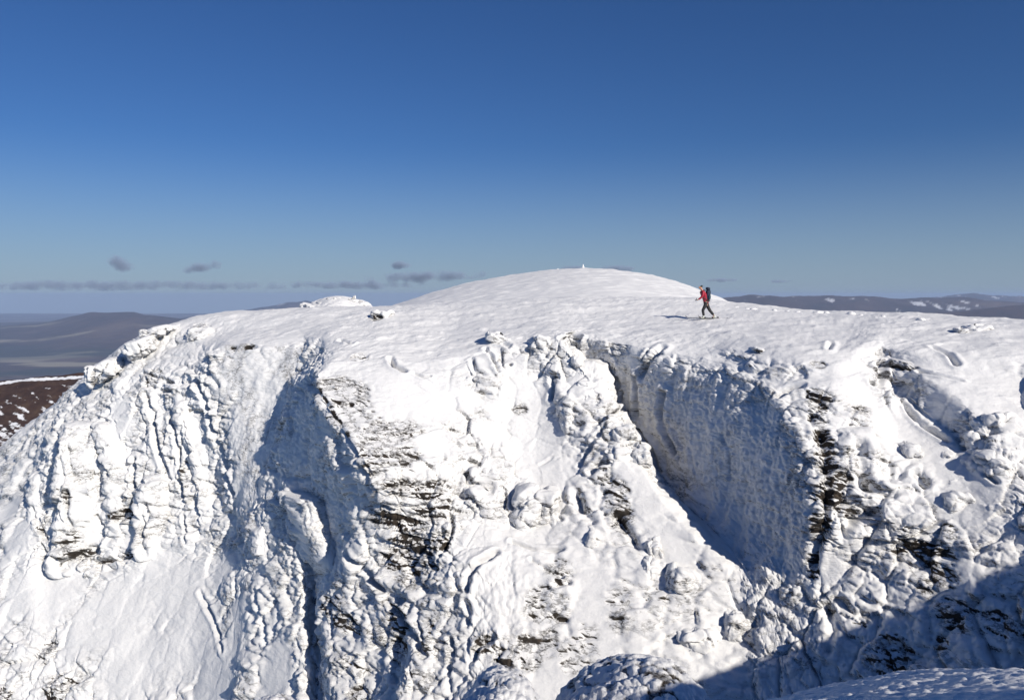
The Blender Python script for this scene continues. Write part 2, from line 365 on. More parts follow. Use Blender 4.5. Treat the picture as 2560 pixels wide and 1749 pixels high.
# ------------------------------------------------------------------ loose and half-buried boulders (things of their own)
G1 = 'snow covered boulders on the cliff'
BOULDERS = [
 ('tall rounded rime covered boulder below the smooth snow bowl', (1342,1280,37.2,58,66,1.3), dict(e=2.8, tilt=8, rime=0.6, blocks=0.3)),
 ('flat pale angular slab perched at the right edge of the streaked prow', (1218,1198,38.3,46,26,0.9), dict(e=4.5, tilt=10, rime=0.15, blocks=0.1)),
 ('squat frosted block just under the flat pale slab', (1214,1262,37.7,50,38,1.0), dict(e=3.6, tilt=4, rime=0.6, blocks=0.5)),
 ('small pale block wedged left of the squat frosted block', (1176,1228,38.0,20,13,0.5), dict(e=3.5, tilt=-10, rime=0.3, blocks=0.1)),
 ('flat leaning snow slab between the pale slab and the tall boulder', (1305,1206,38.4,36,15,0.6), dict(e=3, tilt=18, rime=0.2, blocks=0.1)),
 ('small snowy knob at the head of the deep shaded gully', (1440,903,42.4,13,13,0.5), dict(e=2.3, rime=0.6, blocks=0.2)),
 ('rounded snowy lump on the crest left of the shaded gully', (1556,1088,39.0,34,30,0.9), dict(e=2.5, rime=0.8, blocks=0.2)),
 ('second snowy lump below the rounded lump on the gully crest', (1600,1140,37.8,28,28,0.8), dict(e=2.4, rime=0.8, blocks=0.2)),
 ('low bulging snow lump between rime outcrop and gully crest', (1545,1135,38.6,40,22,0.8), dict(e=2.6, rime=0.5, blocks=0.2)),
 ('dark cornered boulder with lit top on the lower ramp beside the gully', (1636,1376,35.4,20,26,0.6), dict(e=3.6, tilt=-12, rime=0.7, blocks=0.3, rock=0.35)),
 ('small pointed snow boulder on the ramp left of the dark cornered one', (1480,1350,36.6,18,24,0.6), dict(e=2.6, tilt=15, rime=0.4, blocks=0.2)),
 ('large rime crusted boulder at the foot of the ramp', (1706,1454,33.4,42,36,1.0), dict(e=2.5, tilt=20, rime=1.0, blocks=0.3)),
 ('lumpy rime boulder just above the shadow edge', (1738,1600,31.4,40,36,0.9), dict(e=2.4, rime=1.1, blocks=0.2)),
 ('small rime boulder right of the lumpy one above the shadow edge', (1836,1560,31.0,30,32,0.8), dict(e=2.4, rime=1.1, blocks=0.2)),
 ('egg shaped rime boulder in the lower ramp', (1630,1420,34.6,26,30,0.7), dict(e=2.3, rime=0.9, blocks=0.2)),
 ('round rime cauliflower boulder under the dark streaked arete', (1990,1485,29.4,34,34,0.8), dict(e=2.3, rime=1.2, blocks=0.2)),
 ('dark rounded boulder with shadowed left side on the right slope', (2386,1260,29.6,38,28,0.7), dict(e=2.3, tilt=10, rime=1.0, blocks=0.2, rock=0.12)),
 ('smooth snow pillow above the dark rounded boulder', (2326,1200,30.4,38,20,0.7), dict(e=2.4, rime=0.25, blocks=0.1)),
 ('drooping snow pillow left of the dark rounded boulder', (2368,1205,30.2,22,16,0.6), dict(e=2.3, tilt=-20, rime=0.2, blocks=0.1)),
 ('small round snow pillow up the right slope', (2362,1145,31.2,16,14,0.5), dict(e=2.3, rime=0.2, blocks=0.1)),
 ('long low snow pillow on the right slope', (2440,1172,29.8,36,16,0.7), dict(e=2.4, tilt=24, rime=0.3, blocks=0.1)),
 ('frosted round boulder at the foot of the small right gully wall', (2482,1056,30.4,30,24,0.8), dict(e=2.6, tilt=6, rime=1.0, blocks=0.2)),
 ('rime covered block where the right gully narrows', (2440,1098,31.0,26,18,0.6), dict(e=3.0, rime=0.9, blocks=0.2)),
 ('crusted boulder at the right frame edge below the blue shadow', (2500,1165,28.9,52,22,0.8), dict(e=2.8, tilt=14, rime=1.0, blocks=0.2)),
 ('wide snow slab with shaded underside on the right slope', (2224,1218,30.6,44,18,0.8), dict(e=3.2, tilt=8, rime=0.3, blocks=0.1)),
 ('snowy tooth shaped boulder beside the snow hollow', (2268,1130,31.6,22,24,0.6), dict(e=2.8, tilt=-16, rime=0.5, blocks=0.2)),
 ('dark based boulder lying at the foot of the left pillars', (188,1424,48.8,40,17,0.8), dict(e=3, tilt=-14, rime=0.5, blocks=0.4, rock=0.3)),
 ('small half buried boulder beside the dark based boulder', (240,1432,48.2,19,9,0.5), dict(e=3, tilt=4, rime=0.4, blocks=0.3, rock=0.15)),
 ('dark snow free boulder in the lower left corner', (30,1724,42.0,32,14,0.8), dict(e=2.5, tilt=2, rime=0.3, blocks=0.2, rock=0.75)),
 ('small rimed stone with shadow beside it on the flat plateau', (1895,876,38.6,16,9,0.5), dict(e=2.8, tilt=14, rime=0.6, blocks=0.3, rock=0.25)),
 ('frosted jagged stone on the plateau left of the dome', (950,790,55.0,24,16,0.8), dict(e=3, rime=1.2, blocks=0.8, rock=0.15)),
 ('low snowed over stone on the plateau near the right edge', (2438,822,42.0,30,9,0.7), dict(e=2.6, tilt=-6, rime=0.8, blocks=0.4)),
 ('small dark stone by the low one near the right plateau edge', (2402,828,41.5,12,8,0.4), dict(e=2.6, rime=0.8, blocks=0.4, rock=0.3)),
 ('snow crusted tilted slab on the rim above the streaked cliff', (1248,850,44.8,36,13,0.7), dict(e=4, tilt=22, rime=0.6, blocks=0.5)),
 ('cracked snowy block at the head of the snow bowl', (1352,862,43.6,28,22,0.8), dict(e=3.6, tilt=12, rime=0.6, blocks=0.8)),
 ('crusted stone at the top of the left ridge with a blue shadow', (505,838,55.6,30,18,1.0), dict(e=3, rime=0.8, blocks=0.8, rock=0.12)),
]
for lab, a, kw in BOULDERS:
    blob('boulder', *a, thing=(lab, 'boulder', G1), **kw)
# the snowy knoll on the plateau skyline
blob('snowy_knoll', 862, 786, 61, 95, 44, 4, e=1.7, tilt=5, rime=2.0, blocks=2.2, quad=2, settle=1)
blob('snowy_knoll', 812, 784, 60.5, 62, 26, 3, e=1.8, tilt=-10, rime=2.0, blocks=2.2, quad=2, settle=1)
blob('snowy_knoll', 915, 788, 60, 66, 24, 3, e=1.8, tilt=12, rime=2.0, blocks=2.2, quad=2, settle=1)
for px_, py_, a_, b_ in ((786,769,14,6),(812,762,13,6),(840,752,14,6),(884,752,13,5),(905,760,14,5)):
    blob('knoll_stone', px_, py_, 59.8, a_*0.8, b_*0.8, 0.5, e=2.6, tilt=(px_*7) % 40-20, rime=1.6, blocks=1.5, quad=1.6, settle=1)
blob('snowy_step', 420, 828, 58, 40, 14, 2, e=3, tilt=-14, rime=1.5, blocks=1.6, quad=2)
blob('snowy_step', 365, 868, 56.5, 34, 22, 1.8, e=3, tilt=-25, rime=1.2, blocks=1.6, quad=2)
blob('snowy_step', 275, 925, 56.5, 36, 22, 1.8, e=3, tilt=-30, rime=1.2, blocks=1.6, quad=2)

# ------------------------------------------------------------------ hand placed cracks, ledges and bare rock
def coarse_bvh():
    V = []; Q = []; o = 0
    for p in PATCHES:
        P = p.P[::3, ::3] if not p.wrap else p.P[::2, ::2]
        nr, nc = P.shape[:2]; i = np.arange(nr*nc).reshape(nr, nc)+o
        if p.wrap: i = np.concatenate([i, i[:, :1]], 1)
        Q.append(np.stack([i[:-1, :-1], i[1:, :-1], i[1:, 1:], i[:-1, 1:]], -1).reshape(-1, 4)); V.append(P.reshape(-1, 3)); o += nr*nc
    return BVHTree.FromPolygons(np.concatenate(V).tolist(), np.concatenate(Q).tolist())
BVH = coarse_bvh()
def hit(px, py):
    d = Vector(ray(px, py)).normalized(); r = BVH.ray_cast(Vector((0, 0, 0)), d)
    return np.array(r[0]) if r[0] is not None else None
def trace(pts):
    r = [hit(*p) for p in pts]; return np.array([q for q in r if q is not None])

# (points, half width m, depth m, bare rock 0..1)
CRACKS = [
 ([(360,985),(372,1020),(385,1075),(400,1140),(420,1195)], .14, .5, .5),
 ([(495,945),(510,985),(530,1050),(545,1110),(565,1170),(582,1230)], .16, .5, .5),
 ([(425,1045),(440,1080),(446,1140),(452,1200),(462,1240)], .12, .4, .5),
 ([(520,890),(525,935),(545,965)], .14, .4, .6),
 ([(335,1150),(335,1210),(345,1260),(352,1310),(362,1380)], .16, .6, .4),
 ([(245,1090),(250,1130),(268,1190)], .14, .4, .3), ([(165,1060),(168,1120),(180,1190)], .12, .3, .3),
 ([(165,1230),(165,1290),(185,1330)], .14, .35, .6), ([(90,1290),(115,1340),(140,1400)], .14, .4, .6),
 ([(150,1415),(190,1400),(240,1372)], .25, .8, .9), ([(245,1402),(290,1398),(320,1388)], .12, .4, .9),
 ([(300,1300),(322,1275),(345,1245)], .2, .5, .7), ([(355,930),(400,945),(430,955)], .1, .3, .5),
 ([(360,960),(395,975),(420,975)], .1, .3, .5), ([(545,872),(580,868),(640,872)], .12, .25, .5), ([(460,1290),(465,1330),(470,1360)], .1, .3, .6),
 ([(500,1480),(525,1530),(545,1580),(558,1625)], .1, .3, .5), ([(640,1470),(655,1540),(662,1610)], .12, .3, .1),
 # prow
 ([(770,950),(800,985),(835,1045),(865,1090),(890,1130),(910,1175),(925,1215)], .13, .3, .55),
 ([(795,1000),(840,1005),(880,1012)], .08, .2, .5), ([(975,895),(985,915),(1010,930)], .12, .35, .5), ([(1035,935),(1060,945),(1075,943)], .08, .25, .5),
 ([(1030,1088),(1060,1078),(1100,1070)], .06, .2, .5), ([(925,1215),(980,1213),(1020,1205)], .08, .25, .6), ([(950,1165),(1010,1163),(1080,1160),(1110,1150)], .07, .25, .6),
 ([(1125,1290),(1130,1325),(1122,1360),(1100,1405)], .09, .3, .6), ([(1170,1185),(1178,1215),(1195,1215)], .16, .5, .6),
 ([(1170,1240),(1190,1265),(1200,1275)], .1, .35, .4), ([(1255,1230),(1262,1270),(1275,1290)], .1, .4, .4),
 ([(700,1000),(680,1050),(665,1110)], .08, .2, .5), ([(850,850),(880,860)], .1, .3, .6), ([(885,890),(905,893)], .12, .3, .6),
 ([(880,1390),(930,1440),(970,1480),(1010,1505)], .16, .4, .3),
 ([(970,1500),(1000,1530),(1020,1560),(1040,1600),(1060,1640)], .14, .5, .8), ([(930,1450),(960,1475)], .1, .3, .7),
 ([(1165,1475),(1172,1440),(1200,1410),(1240,1385)], .12, .45, .4), ([(1165,1560),(1170,1530),(1160,1500)], .12, .35, .3),
 ([(1175,1650),(1195,1610),(1230,1590)], .12, .4, .5), ([(1125,1600),(1128,1640),(1115,1680)], .1, .35, .7),
 # middle
 ([(1280,1355),(1330,1370),(1405,1375)], .1, .35, .4), ([(1330,1400),(1370,1430),(1405,1450)], .08, .3, .5), ([(1390,1470),(1420,1460)], .1, .3, .6),
 ([(1385,1255),(1395,1290),(1408,1300)], .08, .3, .4), ([(1350,1160),(1380,1140)], .06, .1, .1),
 ([(1445,1160),(1480,1110),(1515,1070)], .1, .35, .3), ([(1440,1230),(1455,1270),(1485,1305)], .18, .4, .1), ([(1480,1180),(1500,1160),(1520,1160)], .14, .4, .4),
 ([(1545,1290),(1580,1340),(1595,1370)], .14, .35, .6), ([(1180,900),(1185,925),(1210,935)], .12, .35, .3), ([(1215,870),(1235,895),(1250,925)], .09, .35, .6),
 ([(1235,915),(1280,910)], .07, .25, .4), ([(1333,845),(1345,870),(1365,890)], .1, .3, .3), ([(1215,838),(1260,858),(1275,865)], .12, .3, .1),
 ([(1385,945),(1390,965),(1385,990)], .16, .5, .4), ([(1432,1060),(1470,1062),(1520,1055)], .08, .25, .4),
 # big shaded wall
 ([(1660,980),(1655,1030),(1665,1080),(1690,1130)], .16, .5, .3), ([(1555,985),(1550,1020),(1540,1040)], .1, .35, .4), ([(1590,940),(1595,1000),(1590,1040)], .14, .4, .2),
 ([(1520,1030),(1555,1045),(1590,1075)], .2, .4, .6), ([(1453,850),(1455,880)], .1, .4, .4), ([(1600,1075),(1630,1120),(1650,1180)], .12, .4, .3),
 ([(1400,848),(1430,846),(1450,848)], .08, .3, .5),
 # right
 ([(2050,1080),(2060,1130),(2068,1170)], .16, .3, .9), ([(2070,1200),(2066,1260),(2050,1330),(2035,1410)], .13, .35, .7),
 ([(2195,905),(2205,940),(2200,970),(2180,960)], .14, .4, .3), ([(2205,905),(2230,915),(2260,922)], .10, .25, .35), ([(2300,930),(2350,940),(2400,952)], .08, .25, .1),
 ([(2330,870),(2370,885),(2390,910)], .1, .25, .2), ([(2245,1000),(2300,1060),(2370,1100)], .1, .3, .2), ([(2150,1110),(2155,1170),(2170,1215)], .2, .35, .1),
 ([(2180,1212),(2230,1235),(2260,1225)], .12, .3, .3), ([(2290,1190),(2310,1210)], .16, .4, .1), ([(2440,1160),(2480,1195),(2490,1205)], .08, .25, .1),
 ([(2455,1095),(2500,1060),(2530,1045)], .16, .4, .0), ([(2110,1330),(2140,1290),(2190,1275)], .18, .5, .2), ([(1945,990),(1975,970),(2000,965)], .12, .3, .6),
 ([(1655,870),(1630,895),(1605,935)], .16, .5, .1), ([(2080,860),(2075,875)], .1, .3, .5), ([(2060,1520),(2080,1570),(2070,1620)], .14, .4, .2),
]
# bare, streaked rock: (photo x, y, radius m across, radius m up, strength)
ROCKY = [(855,985,1.2,.7,1.0),(870,1030,1.1,.7,.85),(835,960,.9,.4,.8),(905,1065,1.2,.5,.6),(960,1100,1.3,.5,.6),(985,1140,1.2,.5,.7),(915,1110,.5,.9,.7),(1000,1075,1.2,.5,.5),
 (990,1215,1.3,.35,.7),(1060,1225,1.2,.4,.55),(960,1300,.9,.5,.8),(1010,1310,1.1,.5,.8),(1065,1290,.9,.5,.5),(1100,1355,.55,.5,1.0),(1040,1360,1.2,.5,.9),(1000,1400,1.1,.5,.8),(1030,1440,.9,.5,.7),(1080,1260,.9,.4,.5),(1060,1420,1.0,.6,.5),
 (1085,1240,.8,.3,.6),(930,1160,.4,.8,.6),(820,1510,1.0,.5,.6),(860,1555,1.2,.4,.7),(950,1590,1.0,.5,.4),(880,1660,1.0,.5,.4),(990,1610,.7,.8,.5),(1000,1545,.7,.7,.7),(1070,1600,.9,.7,.5),(900,1740,.8,.4,.6),(1050,1700,.8,.4,.5),
 (1325,1625,.5,.7,1.1),(1262,1640,.5,.5,.9),(1215,1610,.8,.4,.6),(1370,1600,.4,.9,.7),(1430,1640,.5,.8,.6),(1465,1640,.5,.6,.6),(1360,1500,.8,.5,.55),(1400,1430,.6,.6,.45),(1395,1520,.5,.7,.6),(1350,1530,.7,.4,.6),(1550,1500,.6,.5,.5),(1545,1550,.4,.7,.45),(1640,1490,.7,.3,.5),
 (1540,1240,.6,.9,.75),(1555,1290,.5,.7,.8),(1520,1200,.5,.5,.5),(1300,1020,.4,.3,.6),(1470,1580,.5,.5,.35),
 (2060,1100,.35,.7,.9),(2070,1160,.45,.7,.8),(2095,1200,.5,.5,.85),(2080,1240,.6,.5,.85),(2110,1265,.5,.4,.75),(2055,1320,.3,.9,.8),(2035,1420,.2,.6,.7),(2040,1010,.4,.5,.7),(2050,990,.5,.4,.7),(2045,1040,.4,.5,.6),
 (2275,1370,.6,.4,.8),(2345,1380,.6,.4,.7),(2335,1430,.7,.4,.9),(2270,1340,.5,.3,.6),(2250,916,.7,.18,.5),(2045,912,.3,.2,.9),(2375,1330,.3,.3,.6),(2150,1545,.3,.3,.6),(2315,1470,.3,.2,.6),
 (2390,1540,.5,.7,.7),(2220,1660,.7,.6,.7),(2300,1690,.6,.4,.55),(2240,1620,.5,.4,.6),(2360,1620,.25,.8,.6),(2500,1560,.7,.4,.5),(2430,1550,.5,.4,.5),
 (200,1390,1.6,.5,.6),(170,1350,.8,.8,.5),(160,1240,.6,.8,.35),(310,1285,.9,.5,.55),(380,940,1.0,.6,.45),(560,900,1.0,.3,.35),(600,870,1.4,.25,.45),(500,815,1.0,.25,.4),(460,1180,.3,1.0,.35),(100,1310,.5,1,.3),(330,1385,.8,.3,.6),(120,1620,.7,1.4,.35),(140,1720,1.0,.8,.4),
 (200,1700,1.0,.6,.3),(10,1640,.8,.8,.3),(850,975,.6,.3,.8),(1890,880,.3,.15,.7),(940,795,.5,.3,.5),(2230,985,.5,.3,.4),(2150,1030,.6,.3,.35),(900,892,.5,.25,.7)]
# smooth snow: (photo x, y, radius m)
SMOOTH = [(1350,1110,1.9),(1330,1060,1.4),(1380,1180,1.3),(1350,1000,1.2),(1620,1280,1.2),(1600,1210,1.1),(1660,1350,1.2),(1560,1180,.7),(1700,1390,.8),(1480,1450,.9),(1480,1530,.9),(1500,1600,1.0),(1420,1690,2.0),(1520,1700,1.6),(1300,970,1.1),(1250,1020,1.0),(1290,920,.9),(1240,1080,.8),
 (1010,1090,1.3),(1080,1110,1.1),(1090,1000,1.5),(1020,1000,1.2),(1000,950,1.5),(1060,890,1.5),(1170,1000,.8),(300,1020,.9),(310,1060,.8),(395,1150,.6),(430,1180,.5),(440,1000,.5),(330,1350,.8),(130,1500,2.4),(300,1530,3.2),(450,1480,2.6),(480,1600,3),(340,1660,3),(560,1420,1.3),(540,1700,2.4),(600,1520,1.2),(400,1430,2),(590,1600,1.6),(220,1560,2),(60,1480,2),(40,1350,1.5),(30,1270,1.2),
 (690,1700,1.4),(700,1640,1.0),(2260,1100,1.2),(2320,1120,1.2),(2220,1060,.8),(2180,1100,.6),(2390,1170,.9),(2450,1220,1.2),(2450,960,2.2),(2400,900,2.4),(2370,1000,1.2),(2420,1290,1.0),(2130,960,1.2),(2100,900,1.4),(2160,1000,.8),(2130,1360,.4),(2370,1400,.4),(2400,1430,.8),(1580,900,.6),(1590,870,.6),(2070,1420,.8),(1250,1500,.6),(1330,1480,.7),(760,1350,.6),(810,1400,.6)]
# plastered faces: fine vertical rime instead of blocks (photo x, y, radius m, block share)
FINE = [(x, y, r, 0.08, 0.3) for x, y, r in [(600,920,1.7),(650,950,1.7),(640,1020,1.9),(690,930,1.5),(620,1080,1.7),(670,1040,1.6),(640,1150,1.5),(610,1200,1.3),(640,1230,1.2),(720,900,1.1),(560,960,1.0)]]+\
 [(x, y, r, 0.3, 0.9) for x, y, r in [(1480,890,1.1),(1500,930,1.2),(1560,960,1.5),(1640,1000,1.7),(1720,1000,1.8),(1800,1020,1.8),(1880,1090,1.7),(1700,1100,1.8),(1780,1150,1.8),(1860,1200,1.7),(1930,1180,1.4),(1900,1300,1.5),(1960,1300,1.3),(1960,1400,1.2),(1830,1280,1.4),(1640,1090,1.3),(760,1050,1.4),(800,1120,1.4),(740,1120,1.3),(820,1060,1.0)]]
FINE += [(x, y, r, 0.45, 0.55) for x, y, r in [(1280,1460,2.0),(1290,1540,1.8),(820,1300,1.4)]]
FIN = [(hit(x, y), r, b, q) for x, y, r, b, q in FINE]
print('patches', len(PATCHES), sum(p.P.shape[0]*p.P.shape[1] for p in PATCHES), 'verts', round(time.time()-_T0, 1))

def seg_dist(P, A, B):
    d = B-A; t = np.clip(((P-A)@d)/(d@d+1e-9), 0, 1); return np.linalg.norm(P-(A+t[:, None]*d), axis=1)
CRK = [(trace(p), w_, dp, rk) for p, w_, dp, rk in CRACKS]
ROK = [(hit(x, y), a, b, s_) for x, y, a, b, s_ in ROCKY]
SMO = [(hit(x, y), r) for x, y, r in SMOOTH]

def detail(p):
    nr, nc = p.P.shape[:2]; P = p.P.reshape(-1, 3).astype(np.float32); N = p.normals()
    n = N.reshape(-1, 3).astype(np.float32); up = n[:, 2]
    big = p.name == 'cliff'
    # far plateau and hidden rows need little work
    steep = 1-sstep(0.62, 0.93, up)
    smooth = np.zeros(len(P), np.float32)
    for c, r in SMO:
        if c is None: continue
        m = np.abs(P-c).max(1) < r*1.5
        if m.any():
            d = np.linalg.norm(P[m]-c, axis=1)/r; smooth[m] = np.maximum(smooth[m], 1-sstep(0.45, 1.25, d))
    if p.thing: smooth *= 0.3
    calm = 1-0.88*smooth
    blk = np.ones(len(P), np.float32); rmm = blk.copy(); feath = np.zeros(len(P), np.float32)
    for c, r, b_, q_ in FIN:
        if c is None: continue
        m = np.abs(P-c).max(1) < r*1.5
        if m.any():
            w_ = 1-sstep(0.6, 1.3, np.linalg.norm(P[m]-c, axis=1)/r)
            blk[m] = np.minimum(blk[m], 1-w_*(1-b_)); rmm[m] = np.minimum(rmm[m], 1-w_*(1-q_)); feath[m] = np.maximum(feath[m], w_*q_)
    disp = np.zeros(len(P), np.float32)
    dom = np.stack([noise(P*0.45, 50), noise(P*0.45, 51), noise(P*0.45, 52)], 1)
    if big: disp += 0.5*(1-0.4*feath)*fbm(P/3.6, 4, 1)*(0.25+0.75*steep)*(0.35+0.65*calm)
    elif p.thing:
        sz = float(np.ptp(P, axis=0).mean())*0.5
        disp += 0.28*sz*fbm(P/(sz*1.1), 3, 2)
        f1, f2_, cid = worley(P/(sz*0.75), 19); disp += sz*(0.36*(cid-0.5)-0.12*np.exp(-((f2_-f1)/0.08)**2))
    else: disp += 0.22*fbm(P/1.6, 3, 2)
    # joint blocks
    q = (P+dom*0.16+0.10*noise(P*1.7, 55)[:, None])*np.array([0.72, 0.72, 0.42], np.float32)
    f1, f2, cid = worley(q, 3)
    k = steep*calm*p.blocks*blk
    disp += k*(0.36*(cid-0.5)-0.15*np.exp(-((f2-f1)/0.07)**2))
    crackm = np.exp(-((f2-f1)/0.05)**2)*k
    q = (P+dom*0.12)*np.array([1.5, 1.5, 2.1], np.float32)
    f1, f2, cid = worley(q, 4)
    disp += k*(0.12*(cid-0.5)-0.06*np.exp(-((f2-f1)/0.09)**2))
    # ledges, dipping a little to the right
    s_ = P[:, 2]+0.12*P[:, 0]+0.25*noise(P*0.7, 9)
    lq = np.stack([P[:, 0]*0.55, P[:, 1]*0.55, s_*2.4], 1)
    ln = noise(lq, 10)
    disp += k*p.ledge*0.13*ln
    lw = s_*1.15+0.5*noise(P*np.array([0.35, 0.35, 0.2], np.float32), 11); fr = lw-np.floor(lw)
    am = sstep(-0.1, 0.4, noise(np.stack([P[:, 0]*0.5, P[:, 1]*0.5, np.floor(lw)*7.7], 1), 12))
    disp += k*p.ledge*0.26*am*(0.5-fr)*sstep(0, 0.12, fr)
    lw = s_*2.9+0.6*noise(P*np.array([0.6, 0.6, 0.3], np.float32), 13); fr = lw-np.floor(lw)
    am = sstep(0.0, 0.4, noise(np.stack([P[:, 0]*0.8, P[:, 1]*0.8, np.floor(lw)*5.3], 1), 14))
    disp += k*p.ledge*0.12*am*(0.5-fr)*sstep(0, 0.15, fr)
    # rime: cauliflower lumps on steep faces
    rm = (0.25+0.75*steep)*calm*p.rime*(0.5 if p.thing else 1.0)*rmm*(0.55+0.6*sstep(-0.3, 0.4, noise(P*0.5, 21)))
    D = P+dom*0.15; f1, f2, c1 = worley(np.stack([D[:, 0]*2.0, D[:, 1]*2.0, (D[:, 2]+0.12*D[:, 0])*3.3], 1), 5)
    lump = (0.07+0.05*sstep(0.15, -0.25, n[:, 0]))*(0.65*np.clip((f2-f1)*2.4, 0, 1)+0.35*(1-f1*f1)+0.5*(c1-0.5))*(1-0.6*feath)
    f1, f2, _ = worley(np.stack([P[:, 0]*4.4, P[:, 1]*4.4, s_*8.0], 1), 6)
    lump += 0.04*np.clip((f2-f1)*2.2, 0, 1)
    disp += rm*lump*(0.32+0.5*np.clip(-2*n[:, 0], 0, 1))
    if feath.any():
        m = feath > 0.01; f1, _, _ = worley((P[m]+dom[m]*0.2)*np.array([4.5, 4.5, 1.7], np.float32), 8)
        disp[m] += feath[m]*0.24*noise(P[m]*np.array([1.3, 1.3, 0.3], np.float32), 17)
        disp[m] += feath[m]*0.15*(1-f1)
        f1, _, _ = worley(P[m]*np.array([8.5, 8.5, 4.0], np.float32), 15); disp[m] += feath[m]*0.10*(1-f1)
    disp += 0.025*fbm(P*7, 2, 30)*(0.35+0.65*steep)*(0.4+0.6*calm)
    # wind carved sastrugi on the flat
    flat = sstep(0.75, 0.95, up)
    if big:
        sq = np.stack([(P[:, 0]+0.2*P[:, 1])*0.45, P[:, 1]*0.9, P[:, 2]*0.5], 1)
        disp += flat*(0.13*fbm(sq, 3, 40)+0.22*np.maximum(0, fbm(sq*1.9, 3, 44)-0.12)+0.05*fbm(sq*5, 2, 47))
    rock = np.full(len(P), p.rock0*0.55, np.float32)*(0.4+steep)
    for pl, w_, dp, rk in CRK:
        if len(pl) < 2: continue
        lo = pl.min(0)-w_*4; hi = pl.max(0)+w_*4
        m = np.nonzero((P[:, 0] > lo[0]) & (P[:, 0] < hi[0]) & (P[:, 1] > lo[1]-0.6) & (P[:, 1] < hi[1]+0.6) & (P[:, 2] > lo[2]) & (P[:, 2] < hi[2]))[0]
        if not len(m): continue
        X = P[m]+dom[m]*0.12
        d = np.min([seg_dist(X, pl[i].astype(np.float32), pl[i+1].astype(np.float32)) for i in range(len(pl)-1)], axis=0)
        g = np.exp(-(d/w_)**2)*(0.55+0.9*sstep(-0.5, 0.4, noise(P[m]*1.3, 60)))
        disp[m] -= min(dp, 2.2*w_)*g; rock[m] = np.maximum(rock[m], rk*np.exp(-(d/(w_*0.8))**2)*1.1)
        disp[m] += 0.25*dp*np.exp(-((d-2.2*w_)/(w_*1.2))**2)
    reg = np.zeros(len(P), np.float32)
    for c, a, b, st in ROK:
        if c is None: continue
        m = np.nonzero((np.abs(P[:, 0]-c[0]) < a*2) & (np.abs(P[:, 2]-c[2]) < b*2) & (np.abs(P[:, 1]-c[1]) < a*2+0.5))[0]
        if not len(m): continue
        e = P[m]-c; d = np.sqrt((e[:, 0]**2+0.5*e[:, 1]**2)/a**2+e[:, 2]**2/b**2)
        reg[m] = np.maximum(reg[m], st*(1-sstep(0.3, 1.6, d)))
    st = noise(np.stack([P[:, 0]*0.9, P[:, 1]*0.9, s_*4.0], 1), 70)+0.8*noise(np.stack([P[:, 0]*2.2, P[:, 1]*2.2, s_*9.5], 1), 71)+0.5*noise(np.stack([P[:, 0]*5, P[:, 1]*5, s_*22], 1), 72)
    rock = np.maximum(rock, sstep(0.12, 0.75, reg*0.95+0.62*st*sstep(0.02, 0.3, reg)))
    under = sstep(0.08, -0.5, up)*0.0
    rock = np.maximum(rock, crackm*0.5*sstep(0.0, 0.5, noise(P*0.8, 81)))
    rock = np.maximum(rock, p.rock0*sstep(0.1, 0.6, st+p.rock0))
    disp -= 0.09*sstep(0.3, 0.8, rock)
    if big:   # fade detail toward the outer border
        pass
    Q = (P+n*disp[:, None]).reshape(nr, nc, 3)
    # snow lies on whatever faces up: let it settle
    for it in range(max(1, p.settle-1)):
        nn = p.normals(Q)[:, :, 2]
        wgt = (sstep(0.45, 0.75, nn)*0.6)[:, :, None]*(1-0.0)
        A = Q.copy()
        if p.wrap: av = (np.roll(Q, 1, 1)+np.roll(Q, -1, 1))*0.25
        else:
            av = Q*0.5; av[:, 1:-1] = 0.25*(Q[:, :-2]+Q[:, 2:])
        bv = Q*0.5; bv[1:-1] = 0.25*(Q[:-2]+Q[2:])
        Q = Q*(1-wgt)+(av+bv)*wgt
    fin = p.normals(Q).reshape(-1, 3)[:, 2]
    rock = rock*(1-0.9*sstep(0.45, 0.75, fin))
    rock = np.maximum(rock, 0.55*sstep(-0.15, -0.6, fin))
    # rock mask raised in lines along small edges turned left and down
    nf = p.normals(Q).reshape(-1, 3); left_down = (nf-n)@np.array([-0.62, 0.1, -0.78], np.float32)
    rock = np.maximum(rock, sstep(0.42, 0.95, left_down+0.25*noise(P*2.2, 90))*0.62*(0.2+0.8*calm)*np.clip(0.35+steep, 0, 1))
    speck = steep*(1-0.92*smooth)*sstep(-0.35, 0.35, noise(P*0.55, 95))*(0.85-0.45*feath)*(1-0.9*sstep(0.6, 0.85, fin))
    speck = np.maximum(speck, 0.9*sstep(0.05, 0.4, reg))
    return Q, rock, speck

tri = 0
CLIFF = None
for p in PATCHES:
    Q, rock, speck = detail(p)
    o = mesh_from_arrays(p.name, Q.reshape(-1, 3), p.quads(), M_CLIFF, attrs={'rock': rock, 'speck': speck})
    p.obj = o; p.Q = Q; tri += 2*len(o.data.polygons)
    if p.name == 'cliff': CLIFF = o; o['kind'] = 'structure'
    elif p.thing: tag(o, *p.thing)
    else: o.parent = CLIFF
print('cliff triangles', tri, round(time.time()-_T0, 1))
